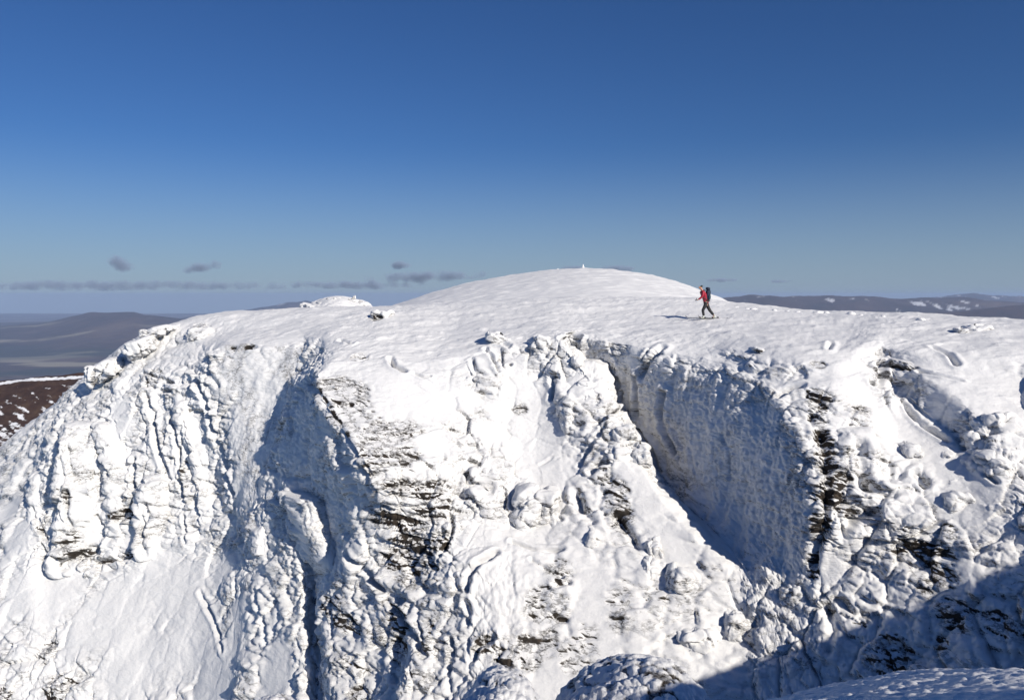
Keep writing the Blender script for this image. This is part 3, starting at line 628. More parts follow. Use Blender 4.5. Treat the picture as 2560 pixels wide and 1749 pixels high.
# ------------------------------------------------------------------ the near rim the photographer stands on
def height_sheet(name, xs, ys, fz, mat, attrs=None, kind='structure'):
    X, Y = np.meshgrid(xs, ys); Z = fz(X, Y)
    P = np.stack([X, Y, Z], -1)
    o = mesh_from_arrays(name, P.reshape(-1, 3), grid_quads(len(ys), len(xs)), mat, attrs={k: v(X, Y, Z).ravel() for k, v in (attrs or {}).items()})
    if kind: o['kind'] = kind
    return o, P
def f2(X, Y, s, octv, seed, sy=None):
    return fbm(np.stack([X.ravel()*s, Y.ravel()*(sy or s), np.full(X.size, seed*3.7)], 1), octv, seed).reshape(X.shape)
def near_z(X, Y):
    top = np.interp(X, [-16, -4, 0, 4, 8, 14, 20, 23.4, 25.7, 27.6, 28.7, 32, 46], [-2.6, -2.0, -1.8, -1.75, -2.1, -4.2, -3.6, -2.4, -1.4, -0.5, 0.3, 1.0, 1.5])
    g = 11.2*sstep(8, 19, X)
    y = np.maximum(Y-g, 0)
    c = 0.0195+0.06*sstep(9, 18, X)
    z = top-0.095*np.maximum(Y, 0)*(1-sstep(6, 16, X))-c*y*y+0.02*np.maximum(-Y, 0)
    z = z-0.028*np.clip(5.8-X, 0, 9)*y
    z = z+1.9*sstep(2.5, 6, X)*(1-sstep(10, 14, X))*(1-sstep(2.5, 6.3, Y))  # unseen bank beside the camera, raised to shade the foreground hummocks
    near = f2(X, Y, 0.35, 3, 5)*0.10+f2(X, Y, 2.6, 3, 6)*0.05+np.abs(f2(X, Y, 5.5, 3, 7))*0.07+f2(X, Y, 14, 2, 8, 20)*0.015
    return z+near
M_NEAR = make_snow('shaded_crusted_snow', 9, 0.5, 0.03)
near, NEARP = height_sheet('near_slope', np.concatenate([np.linspace(-16, -1, 90), np.linspace(-0.95, 9, 330), np.linspace(9.2, 46, 180)]),
    np.concatenate([np.linspace(-30, 1.8, 60), np.linspace(1.9, 12, 300), np.linspace(12.2, 26, 90)]), near_z, M_NEAR)
def near_boulder(label, px, py, Y, rx, ry, rz, tilt, seed, e=2.2):
    p = blob('rimed_boulder', px, py, Y, rx, ry, rz, tilt=tilt, e=e, quad=3.2)
    PATCHES.pop()
    P = p.P.reshape(-1, 3).astype(np.float32); n = p.normals().reshape(-1, 3).astype(np.float32)
    f1, fb, _ = worley(P*np.array([9, 4.5, 9], np.float32), seed); g1, _, _ = worley(P*np.array([22, 11, 22], np.float32), seed+1)
    d = 0.10*fbm(P*1.8, 3, seed)+0.055*(1-f1*f1)+0.02*(1-g1*g1)+0.008*fbm(P*30, 2, seed+2)
    Q = P+n*d[:, None]
    rock = sstep(0.55, 0.9, f1+0.4*noise(P*3, seed+3))*0.62
    o = mesh_from_arrays('rimed_boulder', Q, p.quads(), M_CLIFF, attrs={'rock': rock})
    return tag(o, label, 'boulder')
def near_lump(label, px, py, yc, rx, rd, rz, seed):
    """long hummock whose top is met by the line of sight at photo pixel px, py"""
    d = ray(px, py); sl = -d[2]/d[1]; zc = -sl*yc-math.sqrt(rz*rz+(sl*rd)**2)
    n1, n2 = 200, 260
    ph = np.linspace(0.03, math.pi*0.62, n1)[:, None]; th = np.linspace(0, 2*math.pi, n2, endpoint=False)[None]
    xx = rx*np.sin(ph)*np.cos(th)
    P = np.stack([xx+d[0]/d[1]*yc*1.15, rd*np.sin(ph)*np.sin(th)+yc, rz*np.cos(ph)+zc+0.32*xx-0.25*np.maximum(xx-0.2, 0)**2/rx], -1)
    p = Patch('rimed_boulder', P, True); n = p.normals().reshape(-1, 3).astype(np.float32); P = P.reshape(-1, 3).astype(np.float32)
    f1, _, _ = worley((P+0.1*fbm(P*4, 2, seed)[:, None])*np.array([8, 4, 14], np.float32), seed); g1, _, _ = worley(P*np.array([26, 11, 26], np.float32), seed+1)
    dsp = 0.16*fbm(P*1.3, 3, seed)+0.075*(1-f1*f1)+0.03*(1-g1*g1)+0.008*fbm(P*30, 2, seed+2)
    Q = P+n*dsp[:, None]
    rock = sstep(0.42, 0.8, f1+0.35*noise(P*np.array([3, 1.4, 3], np.float32), seed+3))*0.62  # bare rock between feathers, also painting in the dapple of grazing light
    o = mesh_from_arrays('rimed_boulder', Q, p.quads(), M_CLIFF, attrs={'rock': rock})
    return tag(o, label, 'boulder')
near_lump('large feathery rimed hummock in the bottom foreground, in half shade', 1570, 1666, 7.0, 1.05, 2.4, 0.8, 11)
near_lump('smaller feathery rimed hummock left of the large one at the bottom edge', 1230, 1682, 6.6, 0.5, 2.0, 0.7, 15)
near_lump('thin sliver of rimed rock at the bottom edge below the left spur', 665, 1746, 7.0, 0.35, 1.6, 0.5, 19)

# ------------------------------------------------------------------ the summit dome behind the plateau
PX = np.array([300, 500, 700, 850, 1000, 1100, 1200, 1300, 1400, 1455, 1535, 1620, 1665, 1712, 1765, 1850, 2050])
PY = np.array([1700, 1200, 850, 800, 762, 727, 703, 685, 674, 672, 677, 692, 706, 729, 756, 800, 900])
DX = (PX-W/2)/F*300; DZ = -(PY-LEVEL)/F*300
def dome_z(X, Y):
    pr = np.interp(X, DX, DZ)
    pr = (pr+np.interp(X-4, DX, DZ)+np.interp(X+4, DX, DZ)+np.interp(X-8, DX, DZ)+np.interp(X+8, DX, DZ))/5
    z = np.maximum(pr-((Y-300)/33)**2, np.minimum(-9, pr-6))
    return z+f2(X, Y, 0.05, 3, 21)*0.35+f2(X, Y, 0.35, 3, 22, 0.7)*0.22+np.maximum(0, f2(X, Y, 0.12, 3, 23, 0.35))*0.6
M_DOME = make_snow('far_wind_crust', 1.2, 0.4, 0.3, (0.5, 1.6, 1))
dome, DOMEP = height_sheet('snow_dome', np.linspace(-95, 170, 420), np.concatenate([np.linspace(165, 310, 260), np.linspace(312, 400, 40)]), dome_z, M_DOME)

# ------------------------------------------------------------------ the heather moor below the left ridge
def moor_mat():
    m = Mat('heather_and_snow_patches')
    sn = m.attr('snow'); n = m.noise(0.25, 6, m.coord((1, 1, 1)), 0.65)
    f = m.ramp(m.math('ADD', sn, m.math('MULTIPLY', m.math('SUBTRACT', n, 0.5), 0.9)), [(0.46, (0, 0, 0)), (0.56, (1, 1, 1))])
    h = m.ramp(m.noise(0.08, 7, None, 0.7), [(0.3, (0.022, 0.012, 0.011)), (0.5, (0.050, 0.026, 0.021)), (0.72, (0.10, 0.062, 0.042))])
    m.l(m.mix(f, h, (0.84, 0.85, 0.88)), m.b.inputs['Base Color']); m.b.inputs['Roughness'].default_value = 0.9
    m.bump(m.noise(0.5, 5), 0.6, 0.8)
    return m.m
def moor_z(X, Y):
    d = 600-Y+10*f2(X, Y, 0.01, 3, 34)
    z = -65.4+0.128*(X+386)-0.46*np.maximum(d, 0)-0.25*np.maximum(-d, 0)
    return z+f2(X, Y, 0.012, 4, 31)*4+f2(X, Y, 0.07, 3, 32)*1.0
def moor_snow(X, Y, Z):
    d = 600-Y
    wob = 4*f2(X, Y, 0.03, 3, 35)
    band = np.exp(-((d-4-wob)/3)**2)*0.75
    u = (X*0.8+d*0.6); v = (-X*0.6+d*0.8)
    st = fbm(np.stack([u.ravel()*0.05, v.ravel()*0.30, np.zeros(X.size)], 1), 4, 33).reshape(X.shape)
    low = sstep(20, 62, d)*0.24+sstep(-400, -330, X)*0.10
    return np.clip(np.maximum(band, 0.10+low+0.95*st), 0, 1)
moor, _ = height_sheet('heather_moor', np.linspace(-640, -60, 480), np.linspace(470, 720, 320), moor_z, moor_mat(), {'snow': moor_snow})

# ------------------------------------------------------------------ far valley and hills
def land_mat():
    m = Mat('valley_and_far_hills')
    hgt = m.attr('high'); sn = m.attr('snow'); fo = m.attr('forest'); fi = m.attr('field')
    h = m.ramp(m.noise(0.0006, 8, None, 0.65), [(0.32, (0.018, 0.013, 0.015)), (0.5, (0.058, 0.036, 0.038)), (0.68, (0.13, 0.09, 0.075))])
    c = m.mix(fo, h, (0.012, 0.024, 0.022))
    c = m.mix(fi, c, (0.42, 0.38, 0.28))
    c = m.mix(sn, c, (0.82, 0.84, 0.88))
    m.l(c, m.b.inputs['Base Color']); m.b.inputs['Roughness'].default_value = 0.95
    m.bump(m.noise(0.003, 6), 0.5, 60)
    return m.m
AZ = np.concatenate([np.linspace(-0.75, -0.2, 440), np.linspace(-0.19, 0.24, 30), np.linspace(0.25, 0.72, 440)])
RR = 3200*np.exp(np.linspace(0, math.log(42000/3200), 420))
A_, R_ = np.meshgrid(AZ, RR)                       # lateral slope and forward distance of each ground point
LX, LY = A_*R_, R_
def hill(cx, Y, top, wx, wy, flat=1.0):
    x0 = (cx-W/2)/F*Y; d = np.sqrt(((LX-x0)/wx)**2+((LY-Y)/wy)**2)
    return np.maximum(0, top*np.exp(-d**(2*flat)))
fl = -950.0
rg = f2(LX, LY, 1/2600, 6, 41); rg2 = f2(LX, LY, 1/900, 5, 42)
def top_at(py, Y): return -(py-LEVEL)/F*Y-fl
HL = np.zeros_like(LX)
def ridge(Y, w, prof, tz=1.0):
    px = W/2+A_*F; py = np.interp(px, [p[0] for p in prof], [p[1] for p in prof], left=1300, right=1300)
    top = top_at(py, Y); off = 900*f2(LX, LY*0+Y, 1/5200, 3, int(Y/777))
    return top*np.exp(-np.abs((LY-Y-off)/w)**1.6)*tz
HL = np.maximum(HL, ridge(16000, 2600, [(-400,835),(-200,828),(0,816),(90,810),(150,799),(195,787),(232,780),(335,780),(362,787),(430,794),(520,803),(620,815),(760,850)]))
HL = np.maximum(HL, ridge(21000, 2000, [(-400,812),(0,806),(200,803),(380,800),(440,806),(600,830)]))
HL = np.maximum(HL, ridge(27500, 3000, [(300,822),(400,806),(470,792),(560,780),(640,771),(690,763),(720,756),(745,757),(765,753),(830,763),(950,775),(1100,790)]))
HL = np.maximum(HL, ridge(15000, 2400, [(1650,770),(1800,750),(1840,745),(1880,739),(1925,735),(1960,738),(2010,740),(2060,739),(2110,742),(2160,741),(2220,744),(2290,744),(2350,748),(2430,748),(2500,753),(2560,753),(2700,758)]))
HL = np.maximum(HL, ridge(25000, 3000, [(1900,752),(2300,748),(2340,742),(2390,737),(2430,735),(2470,738),(2520,741),(2600,743),(2700,748)]))
HL = np.maximum(HL, ridge(10500, 1300, [(1700,800),(2000,795),(2250,783),(2400,780),(2480,770),(2560,764),(2700,762)]))
HL = np.maximum(HL, 0)
rv = 1-np.abs(f2(LX, LY, 1/1800, 5, 43))*2.2
LZ = fl+HL*(1+0.03*rg)+rg*30+rg2*(8+HL*0.02)+(rv-0.6)*HL*0.07*sstep(0.15, 0.6, HL/(np.max(HL)*0.7)+0.2)
hi = sstep(200, 700, HL)
sg = np.gradient(LZ, axis=1)/(np.gradient(LX, axis=1)+1e-3)
snowm = 0.75*sstep(0.10, 0.30, f2(LX, LY, 1/170, 4, 48, 1/420)+0.35*rg-0.5*(rv-0.6)+sstep(600, 880, HL)*0.22-0.36)*sstep(0.25, 0.35, A_)+0.8*sstep(0.3, 0.6, rg2+0.3*sg)*sstep(430, 620, HL)*(A_ < 0)
lowm = 1-sstep(300, 480, HL)
forest = sstep(-0.05, 0.12, f2(LX, LY, 1/3500, 4, 45, 1/1600))*lowm*sstep(16500, 11000, LY)
field = sstep(0.16, 0.3, f2(LX, LY, 1/2800, 5, 46, 1/900))*lowm*sstep(7000, 8500, LY)*(1-0.5*forest)
P = np.stack([LX, LY, LZ], -1)
land = mesh_from_arrays('far_valley_and_hills', P.reshape(-1, 3), grid_quads(len(RR), len(AZ)), land_mat(),
    attrs={'high': hi.ravel(), 'snow': np.clip(snowm, 0, 1).ravel(), 'forest': np.clip(forest, 0, 1).ravel()*0.85, 'field': np.clip(field, 0, 1).ravel()*0.7})
land['kind'] = 'structure'

# ------------------------------------------------------------------ air
def haze_box():
    x0, x1, y0, y1, z0, z1 = -36000, 36000, -4000, 46000, LZ.min()-20, float(LZ.max())+15
    V = np.array([[x, y, z] for z in (z0, z1) for y in (y0, y1) for x in (x0, x1)])
    Q = np.array([[0, 2, 3, 1], [4, 5, 7, 6], [0, 1, 5, 4], [2, 6, 7, 3], [0, 4, 6, 2], [1, 3, 7, 5]])
    m = bpy.data.materials.new('air'); m.use_nodes = True; t = m.node_tree; t.nodes.clear()
    o_ = t.nodes.new('ShaderNodeOutputMaterial'); v = t.nodes.new('ShaderNodeVolumePrincipled')
    v.inputs['Color'].default_value = (0.54, 0.70, 1.0, 1); v.inputs['Density'].default_value = HAZE; v.inputs['Anisotropy'].default_value = 0.0
    t.links.new(v.outputs[0], o_.inputs['Volume'])
    print('haze top', z1)
    o = mesh_from_arrays('haze', V, Q, m, smooth=False); o['kind'] = 'stuff'
    return o
HAZE = 2.9e-5
haze_box()

# ------------------------------------------------------------------ clouds low over the horizon
def cloud_mat():
    m = bpy.data.materials.new('cloud'); m.use_nodes = True; t = m.node_tree; t.nodes.clear()
    o_ = t.nodes.new('ShaderNodeOutputMaterial'); v = t.nodes.new('ShaderNodeVolumePrincipled')
    v.inputs['Color'].default_value = (0.58, 0.69, 0.86, 1)
    tc = t.nodes.new('ShaderNodeTexCoord'); ln = t.nodes.new('ShaderNodeVectorMath'); ln.operation = 'LENGTH'
    t.links.new(tc.outputs['Object'], ln.inputs[0])
    ge = t.nodes.new('ShaderNodeNewGeometry'); nz = t.nodes.new('ShaderNodeTexNoise'); nz.inputs['Scale'].default_value = 0.0022; nz.inputs['Detail'].default_value = 5
    t.links.new(ge.outputs['Position'], nz.inputs['Vector'])
    a = t.nodes.new('ShaderNodeMath'); a.operation = 'MULTIPLY_ADD'; t.links.new(nz.outputs['Fac'], a.inputs[0]); a.inputs[1].default_value = 2.6; a.inputs[2].default_value = -0.35
    b = t.nodes.new('ShaderNodeMath'); b.operation = 'SUBTRACT'; t.links.new(a.outputs[0], b.inputs[0]); t.links.new(ln.outputs['Value'], b.inputs[1])
    c = t.nodes.new('ShaderNodeMath'); c.operation = 'MULTIPLY'; c.use_clamp = False; t.links.new(b.outputs[0], c.inputs[0]); c.inputs[1].default_value = 0.0065
    d = t.nodes.new('ShaderNodeMath'); d.operation = 'MAXIMUM'; t.links.new(c.outputs[0], d.inputs[0]); d.inputs[1].default_value = 0
    t.links.new(d.outputs[0], v.inputs['Density']); t.links.new(v.outputs[0], o_.inputs['Volume'])
    return m
M_CLOUD = cloud_mat()
def cloud(label, px, py, rx, ry, tilt=0):
    Y = 30000; c = at(px, py, Y); k = Y/F
    bm = bmesh.new(); bmesh.ops.create_icosphere(bm, subdivisions=3, radius=1.0)
    for v in bm.verts:
        r = 1+0.10*math.sin(v.co.x*7+px)+0.07*math.sin(v.co.x*13+v.co.z*5)
        v.co *= r
    me = bpy.data.meshes.new('cloud'); bm.to_mesh(me); bm.free(); me.materials.append(M_CLOUD)
    o = bpy.data.objects.new('cloud', me); COL.objects.link(o)
    o.location = c; o.scale = (rx*k, max(ry*k*1.5, 350), ry*k); o.rotation_euler = (0, math.radians(tilt), 0)
    return tag(o, label, 'cloud', 'small clouds low over the horizon')
cloud('small ragged grey cloud, leftmost of those above the long bank', 300, 660, 42, 20, 18)
cloud('small flat cloud between the ragged one and the dome', 500, 668, 60, 15, -8)
cloud('long thin grey cloud bank stretching in from the left edge', 260, 713, 520, 14)
cloud('short faint end of the cloud bank left of the dome', 880, 712, 180, 12)
cloud('long grey cloud with a humped top just left of the dome', 1050, 692, 170, 16, -2)
cloud('tiny cloud hanging above the long humped cloud', 1003, 662, 34, 11, -6)
cloud('small cloud poking up behind the right shoulder of the dome', 1545, 672, 52, 10)
cloud('tiny cloud scrap behind the dome top left of the cairn', 1432, 670, 34, 7)
cloud('faint thin streak of cloud above the skier', 1798, 700, 44, 6)
cloud('faintest thin streak of cloud right of the skier', 1952, 703, 30, 5)
print('setting', round(time.time()-_T0, 1))
# ------------------------------------------------------------------ cairn and stones on the skyline
def dome_ground(px, Y):
    x = (px-W/2)/F*Y; return np.array([x, Y, float(dome_z(np.array([[x]]), np.array([[Y]]))[0, 0])])
def lump_mesh(name, c, rx, ry, rz, seed, mat, pointy=0.0, rock=0.0):
    ph = np.linspace(0.03, math.pi-0.03, 22)[:, None]; th = np.linspace(0, 2*math.pi, 30, endpoint=False)[None]
    x = np.sin(ph)*np.cos(th); y = np.sin(ph)*np.sin(th); z = np.cos(ph)+0*th
    t = (z+1)/2; taper = 1-pointy*t
    P = np.stack([x*rx*taper, y*ry*taper, z*rz], -1).reshape(-1, 3)
    n = P/(np.linalg.norm(P, axis=1, keepdims=True)+1e-9)
    f1, _, _ = worley((P+seed)/max(rx, 0.2)*1.6, seed)
    P = P+n*(0.22*(1-f1*f1)+0.18*fbm(P/rx+seed, 3, seed))[:, None]*rx
    p = Patch(name, P.reshape(22, 30, 3), True)
    return mesh_from_arrays(name, P+c, p.quads(), mat, attrs={'rock': np.full(len(P), rock)})
g = dome_ground(1457, 299)
o = lump_mesh('summit_cairn', g+np.array([0, 0, 0.5]), 0.6, 0.6, 1.35, 3, M_CLIFF, 0.7); tag(o, 'tall pointed snow plastered cairn on top of the dome', 'cairn')
g = dome_ground(1466, 299); o = lump_mesh('stone', g+np.array([0, 0, 0.05]), 0.45, 0.4, 0.22, 5, M_CLIFF, 0, 0.8); tag(o, 'dark low stone just right of the summit cairn', 'stone')
g = dome_ground(1394, 298); o = lump_mesh('stone', g+np.array([0, 0, 0.1]), 0.5, 0.5, 0.35, 6, M_CLIFF, 0.2); tag(o, 'white rimed stone on the left shoulder of the dome top', 'stone')
g = dome_ground(1401, 298); o = lump_mesh('stone', g+np.array([0, 0, 0.05]), 0.5, 0.4, 0.2, 7, M_CLIFF, 0, 0.8); tag(o, 'dark stone beside the white one on the left dome shoulder', 'stone')
def hit_terrain(px, py):
    d = Vector(ray(px, py)).normalized(); r = PBVH.ray_cast(Vector((0, 0, 0)), d); return np.array(r[0]) if r[0] is not None else None
_cq = PATCHES[0].Q
PBVH = BVHTree.FromPolygons(_cq[:260].reshape(-1, 3).tolist(), grid_quads(260, NC).tolist())
random.seed(4)
EDGE = [(1842,766,5,'leftmost tiny rimed stone on the plateau edge behind the skier'),(1868,770,6,'second tiny rimed stone from the left behind the skier'),(1884,771,9,'wider rimed stone on the plateau edge just right of the skier'),
 (1936,774,6,'tiny rimed stone right of the wider one on the plateau edge'),(1968,776,5,'tiny rimed stone midway along the plateau edge line'),(1994,778,7,'low rimed stone left of the longest one on the edge'),
 (2046,779,13,'longest rimed stone in the line along the plateau edge'),(2066,780,7,'rimed stone touching the right end of the longest one'),(2128,783,10,'flat rimed stone right of the longest on the plateau edge'),
 (2152,785,5,'tiny rimed stone beside the flat one on the plateau edge'),(2208,789,5,'lone tiny rimed stone on the right plateau edge'),(2302,797,9,'rightmost rimed stone standing on the plateau before the edge')]
for i, (px, py, rx, lab) in enumerate(EDGE):
    c = hit_terrain(px, py+2)
    if c is None: continue
    k = np.linalg.norm(c)/F
    o = lump_mesh('rimed_stone', c, rx*k*0.9, rx*k*(0.6+0.5*random.random()), rx*k*(0.22+0.25*random.random()), 30+i, M_CLIFF, 0.1)
    tag(o, lab, 'stone', 'rimed stones along the right plateau edge')

# ------------------------------------------------------------------ the ski tourer
feet = hit_terrain(1768, 797)
print('skier at', feet)
k = np.linalg.norm(feet)/F*0.97
def L(px, py, y=0.0):                # figure coordinates: photo pixels from the feet, metres sideways
    if py < 757: px -= (757-py)*0.10           # leaning into the stride
    if py > 760 and y > 0: px += (py-760)*0.09
    return Vector(((px-1768)*k, y, (798-py)*k))
ROOT = Vector(feet)
def skin(name, pts, edges, mat, parent=None, root=0, sub=2):
    me = bpy.data.meshes.new(name); me.from_pydata([p[0] for p in pts], edges, [])
    o = bpy.data.objects.new(name, me); COL.objects.link(o)
    sm = o.modifiers.new('skin', 'SKIN'); ss = o.modifiers.new('sub', 'SUBSURF'); ss.levels = sub; ss.render_levels = sub
    for i, p in enumerate(pts):
        r = p[1]; me.skin_vertices[0].data[i].radius = (r if isinstance(r, tuple) else (r, r))
        me.skin_vertices[0].data[i].use_root = (i == root)
    dg = bpy.context.evaluated_depsgraph_get(); m2 = bpy.data.meshes.new_from_object(o.evaluated_get(dg))
    o.modifiers.clear(); o.data = m2; bpy.data.meshes.remove(me)
    m2.name = name; m2.materials.clear(); m2.materials.append(mat)
    m2.polygons.foreach_set('use_smooth', np.ones(len(m2.polygons), bool)); o.data = m2
    if parent: o.parent = parent
    return o
def chain(n, start=0): return [(i, i+1) for i in range(start, start+n-1)]
M_SKIN = plain('skin', (0.55, 0.30, 0.20), 0.5); M_RED = plain('red_shell', (0.36, 0.012, 0.035), 0.55, scale=14); M_BLACK = plain('black_trouser_cloth', (0.018, 0.018, 0.020), 0.7)
M_BOOT = plain('boot_shell', (0.62, 0.64, 0.56), 0.35, var=0.3, scale=40); M_DARK = plain('dark_plastic', (0.02, 0.022, 0.025), 0.4)
M_PACK = plain('navy_pack_cloth', (0.008, 0.022, 0.05), 0.7, scale=12); M_HELM = plain('dark_helmet', (0.03, 0.035, 0.025), 0.4); M_ORANGE = plain('orange_goggles', (0.85, 0.30, 0.03), 0.2)
M_POLE = plain('pale_pole_tube', (0.75, 0.75, 0.75), 0.3); M_SKI = plain('black_ski', (0.03, 0.03, 0.032), 0.35); M_GLOVE = plain('black_glove', (0.015, 0.014, 0.014), 0.7)
person = bpy.data.objects.new('person', None); COL.objects.link(person); person.location = ROOT
tag(person, 'person in red jacket, orange goggles and black trousers ski touring across the plateau', 'person')
NL, FL = -0.10, 0.10     # near (left) and far side
# the body: one continuous figure
B = [(L(1765,757), .13), (L(1763,744), .13), (L(1759,733), .145), (L(1757.5,728), .08), (L(1756.5,724.5), .058), (L(1753.6,720.8), .088), (L(1753,717.4), .08),
     (L(1757.5,730.5,-.19), .062), (L(1755,741,-.22), .048), (L(1746,748,-.20), .036), (L(1740.5,751,-.19), .03),
     (L(1757.5,730.5,.19), .062), (L(1762,742,.24), .048), (L(1767,752,.25), .036), (L(1768.5,757,.25), .03),
     (L(1762,762,NL), .095), (L(1756,775,NL), .068), (L(1757.5,786,NL), .05), (L(1757,793,NL), .04), (L(1750,796,NL), .035),
     (L(1768,762,FL), .095), (L(1773,776,FL), .068), (L(1781,786,FL), .05), (L(1784,790,FL), .04), (L(1778,795,FL), .035)]
E = [(0, 1), (1, 2), (2, 3), (3, 4), (4, 5), (5, 6), (2, 7), (7, 8), (8, 9), (9, 10), (2, 11), (11, 12), (12, 13), (13, 14), (0, 15), (15, 16), (16, 17), (17, 18), (18, 19), (0, 20), (20, 21), (21, 22), (22, 23), (23, 24)]
body = skin('body', B, E, M_SKIN, person)
J = [(L(1765.5,762), .155), (L(1763,745), .165), (L(1759,734), .185), (L(1757.2,727), .10),
     (L(1757.5,731,-.20), .088), (L(1755,741,-.235), .074), (L(1747,747.5,-.21), .056), (L(1743.5,749.5,-.20), .05),
     (L(1757.5,731,.20), .088), (L(1762,742,.25), .074), (L(1766.5,751,.26), .056), (L(1767.5,754,.26), .05)]
skin('jacket', J, [(0, 1), (1, 2), (2, 3), (2, 4), (4, 5), (5, 6), (6, 7), (2, 8), (8, 9), (9, 10), (10, 11)], M_RED, person)
T = [(L(1764.5,751), .14), (L(1762.5,763,NL), .118), (L(1755.5,776,NL), .092), (L(1757.5,786,NL), .078), (L(1758,790.5,NL), .08),
     (L(1768,763,FL), .118), (L(1773,776,FL), .092), (L(1780,785,FL), .078), (L(1782.5,788.5,FL), .08)]
skin('trousers', T, [(0, 1), (1, 2), (2, 3), (3, 4), (0, 5), (5, 6), (6, 7), (7, 8)], M_BLACK, person)
for pts in ([(L(1757.5,789,NL), .075), (L(1757.5,794.5,NL), .07), (L(1750.5,796.2,NL), .05)], [(L(1783,787.5,FL), .075), (L(1786,792.5,FL), .07), (L(1779.5,795.8,FL), .05)]):
    bo = skin('boot', pts, chain(3), M_BOOT, person)
    skin('boot_buckle', [(pts[1][0]+Vector((-0.06, -0.07, 0.03)), .02), (pts[1][0]+Vector((-0.06, 0.07, 0.03)), .02)], [(0, 1)], M_DARK, bo, sub=1)
skin('helmet', [(L(1757.2,719.5), .095), (L(1756,716.4), .10), (L(1755,715), .07)], chain(3), M_HELM, person)
skin('goggles', [(L(1751.8,719.6,-.07), .035), (L(1750.6,719.4,0), .04), (L(1751.8,719.6,.07), .035)], chain(3), M_ORANGE, person)
skin('nose', [(L(1751.6,722.2), .02), (L(1750.4,722.8), .014)], chain(2), M_SKIN, person, sub=1)
skin('neck_gaiter', [(L(1756,726.5), .088), (L(1755,723.8), .082)], chain(2), M_RED, person, sub=1)
def glove(c, side):
    palm = skin('glove', [(c+Vector((0.03, 0, 0.01)), .042), (c+Vector((-0.02, 0, 0)), .05)], chain(2), M_GLOVE, person, sub=1)
    for j in range(4):
        a = c+Vector((-0.045, -0.036+0.024*j, 0.025)); ln_ = (0.05, 0.058, 0.055, 0.044)[j]
        skin('finger', [(a, .016), (a+Vector((-ln_*0.8, 0, -0.018)), .014), (a+Vector((-ln_*0.6, 0, -0.06)), .012)], chain(3), M_GLOVE, palm, sub=1)
    a = c+Vector((-0.01, 0.045*side, 0.03)); skin('thumb', [(a, .017), (a+Vector((-0.04, 0.01*side, -0.01)), .014), (a+Vector((-0.055, -0.01*side, -0.035)), .012)], chain(3), M_GLOVE, palm, sub=1)
glove(L(1740,751.2,-.19), 1); glove(L(1768.5,757.5,.25), -1)
# rucksack
pack = bpy.data.objects.new('backpack', None); COL.objects.link(pack); pack.location = ROOT
tag(pack, 'tall navy rucksack on the back of the person in red', 'backpack')
def rounded(name, c, sx, sy, sz, mat, parent, tilt=0, e=3.5, taper=0.0):
    ph = np.linspace(0.02, math.pi-0.02, 22)[:, None]; th = np.linspace(0, 2*math.pi, 28, endpoint=False)[None]
    pw = lambda v: np.sign(v)*np.abs(v)**(2/e)
    x = sx*pw(np.sin(ph))*pw(np.cos(th)); y = sy*pw(np.sin(ph))*pw(np.sin(th)); z = sz*pw(np.cos(ph))+0*th
    x = x*(1-taper*z/sz); t = math.radians(tilt); x, z = x*math.cos(t)+z*math.sin(t), -x*math.sin(t)+z*math.cos(t)
    P = np.stack([x+c.x, y+c.y, z+c.z], -1); p = Patch(name, P, True)
    return mesh_from_arrays(name, P.reshape(-1, 3), p.quads(), mat, parent=parent)
rounded('pack_body', L(1770.8,738), .135, .17, .30, M_PACK, pack, 4, 3.2, -0.12)
rounded('pack_lid', L(1772,722.8), .125, .16, .085, plain('dark_navy_lid', (0.006, 0.012, 0.035), 0.6), pack, 10, 2.6)
rounded('side_pocket', L(1772.5,744,-.17), .07, .05, .13, plain('teal_pocket', (0.01, 0.05, 0.075), 0.7), pack, 4, 2.8)
rounded('hip_belt', L(1768,752.5), .16, .19, .05, M_DARK, pack, -8, 3)
for sy in (-.12, .12):
    skin('shoulder_strap', [(L(1767,727.5,sy), .02), (L(1760,725.8,sy), .022), (L(1752.5,731,sy), .022), (L(1756,743,sy*1.3), .018), (L(1766,750,sy*1.4), .016)], chain(5), M_DARK, pack, sub=1)
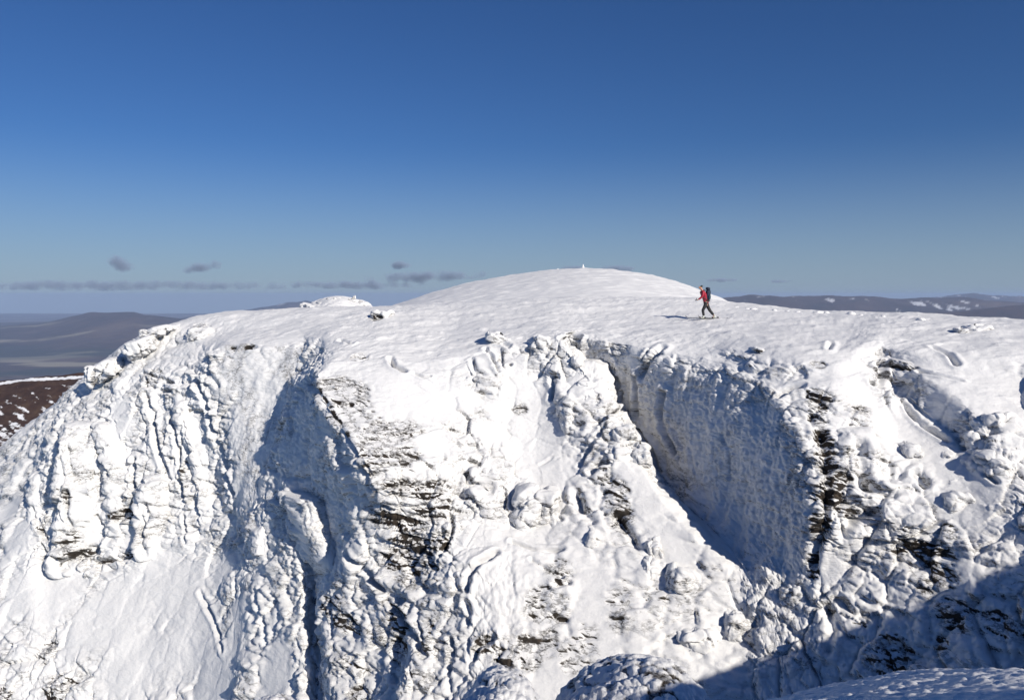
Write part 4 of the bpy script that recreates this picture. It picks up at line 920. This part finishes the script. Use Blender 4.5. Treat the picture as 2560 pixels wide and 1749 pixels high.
# skis with bindings
def ski(label, px, py, y):
    r = bpy.data.objects.new('ski', None); COL.objects.link(r); r.location = ROOT; tag(r, label, 'ski', 'touring skis of the person in red')
    n = 34; Ps = []
    for i in range(n):
        u = i/(n-1); x = -0.98+1.72*u; wd = 0.055*(1+0.25*(2*u-1)**2)*(min(1, (u+0.01)*9)**0.5)*(min(1, (1.02-u)*14)**0.5)
        z = 0.10*max(0, (0.13-u)/0.13)**2*1.2+0.03*max(0, (u-0.94)/0.06)**2; row = []
        for sx, sz in ((-1, 0), (-1, .022), (1, .022), (1, 0)): row.append((x, sx*wd, z+sz))
        Ps.append(row)
    P = np.array(Ps); p = Patch('ski', P, True); o = mesh_from_arrays('ski_board', P.reshape(-1, 3), p.quads(), M_SKI, smooth=False, parent=r)
    o.location = L(px, py, y); o.rotation_euler = (0, math.radians(SLOPE), 0)
    for nm, dx, s in (('toe_piece', -.13, (.05, .035, .03)), ('heel_piece', .17, (.06, .04, .04))):
        q = rounded(nm, Vector((dx, 0, .045)), *s, M_DARK, r, 0, 4); q.location = L(px, py, y)
    return r
SLOPE = 2.0
ski('near touring ski under the forward boot', 1754, 796.7, NL); ski('far touring ski under the trailing boot', 1785, 796.3, FL)
def pole(label, a, b):
    r = bpy.data.objects.new('ski_pole', None); COL.objects.link(r); r.location = ROOT; tag(r, label, 'ski pole', 'ski poles of the person in red')
    skin('shaft', [(a, .011), (a.lerp(b, .5), .010), (b, .007)], chain(3), M_POLE, r, sub=1)
    d = (a-b).normalized(); skin('grip', [(a+d*0.12, .02), (a-d*0.04, .018)], chain(2), M_DARK, r, sub=1)
    c = b+d*0.07; bm = bmesh.new(); bmesh.ops.create_cone(bm, cap_ends=True, segments=14, radius1=.055, radius2=.03, depth=.02)
    me = bpy.data.meshes.new('basket'); bm.to_mesh(me); bm.free(); me.materials.append(M_DARK); q = bpy.data.objects.new('basket', me); COL.objects.link(q); q.parent = r; q.location = c
pole('pale ski pole planted ahead, in the leading hand', L(1740,751,-.19), L(1744.5,796,-.34))
pole('ski pole trailing behind the rear leg', L(1768.5,757.5,.25), L(1795.5,796,.36))
print('done', round(time.time()-_T0, 1))
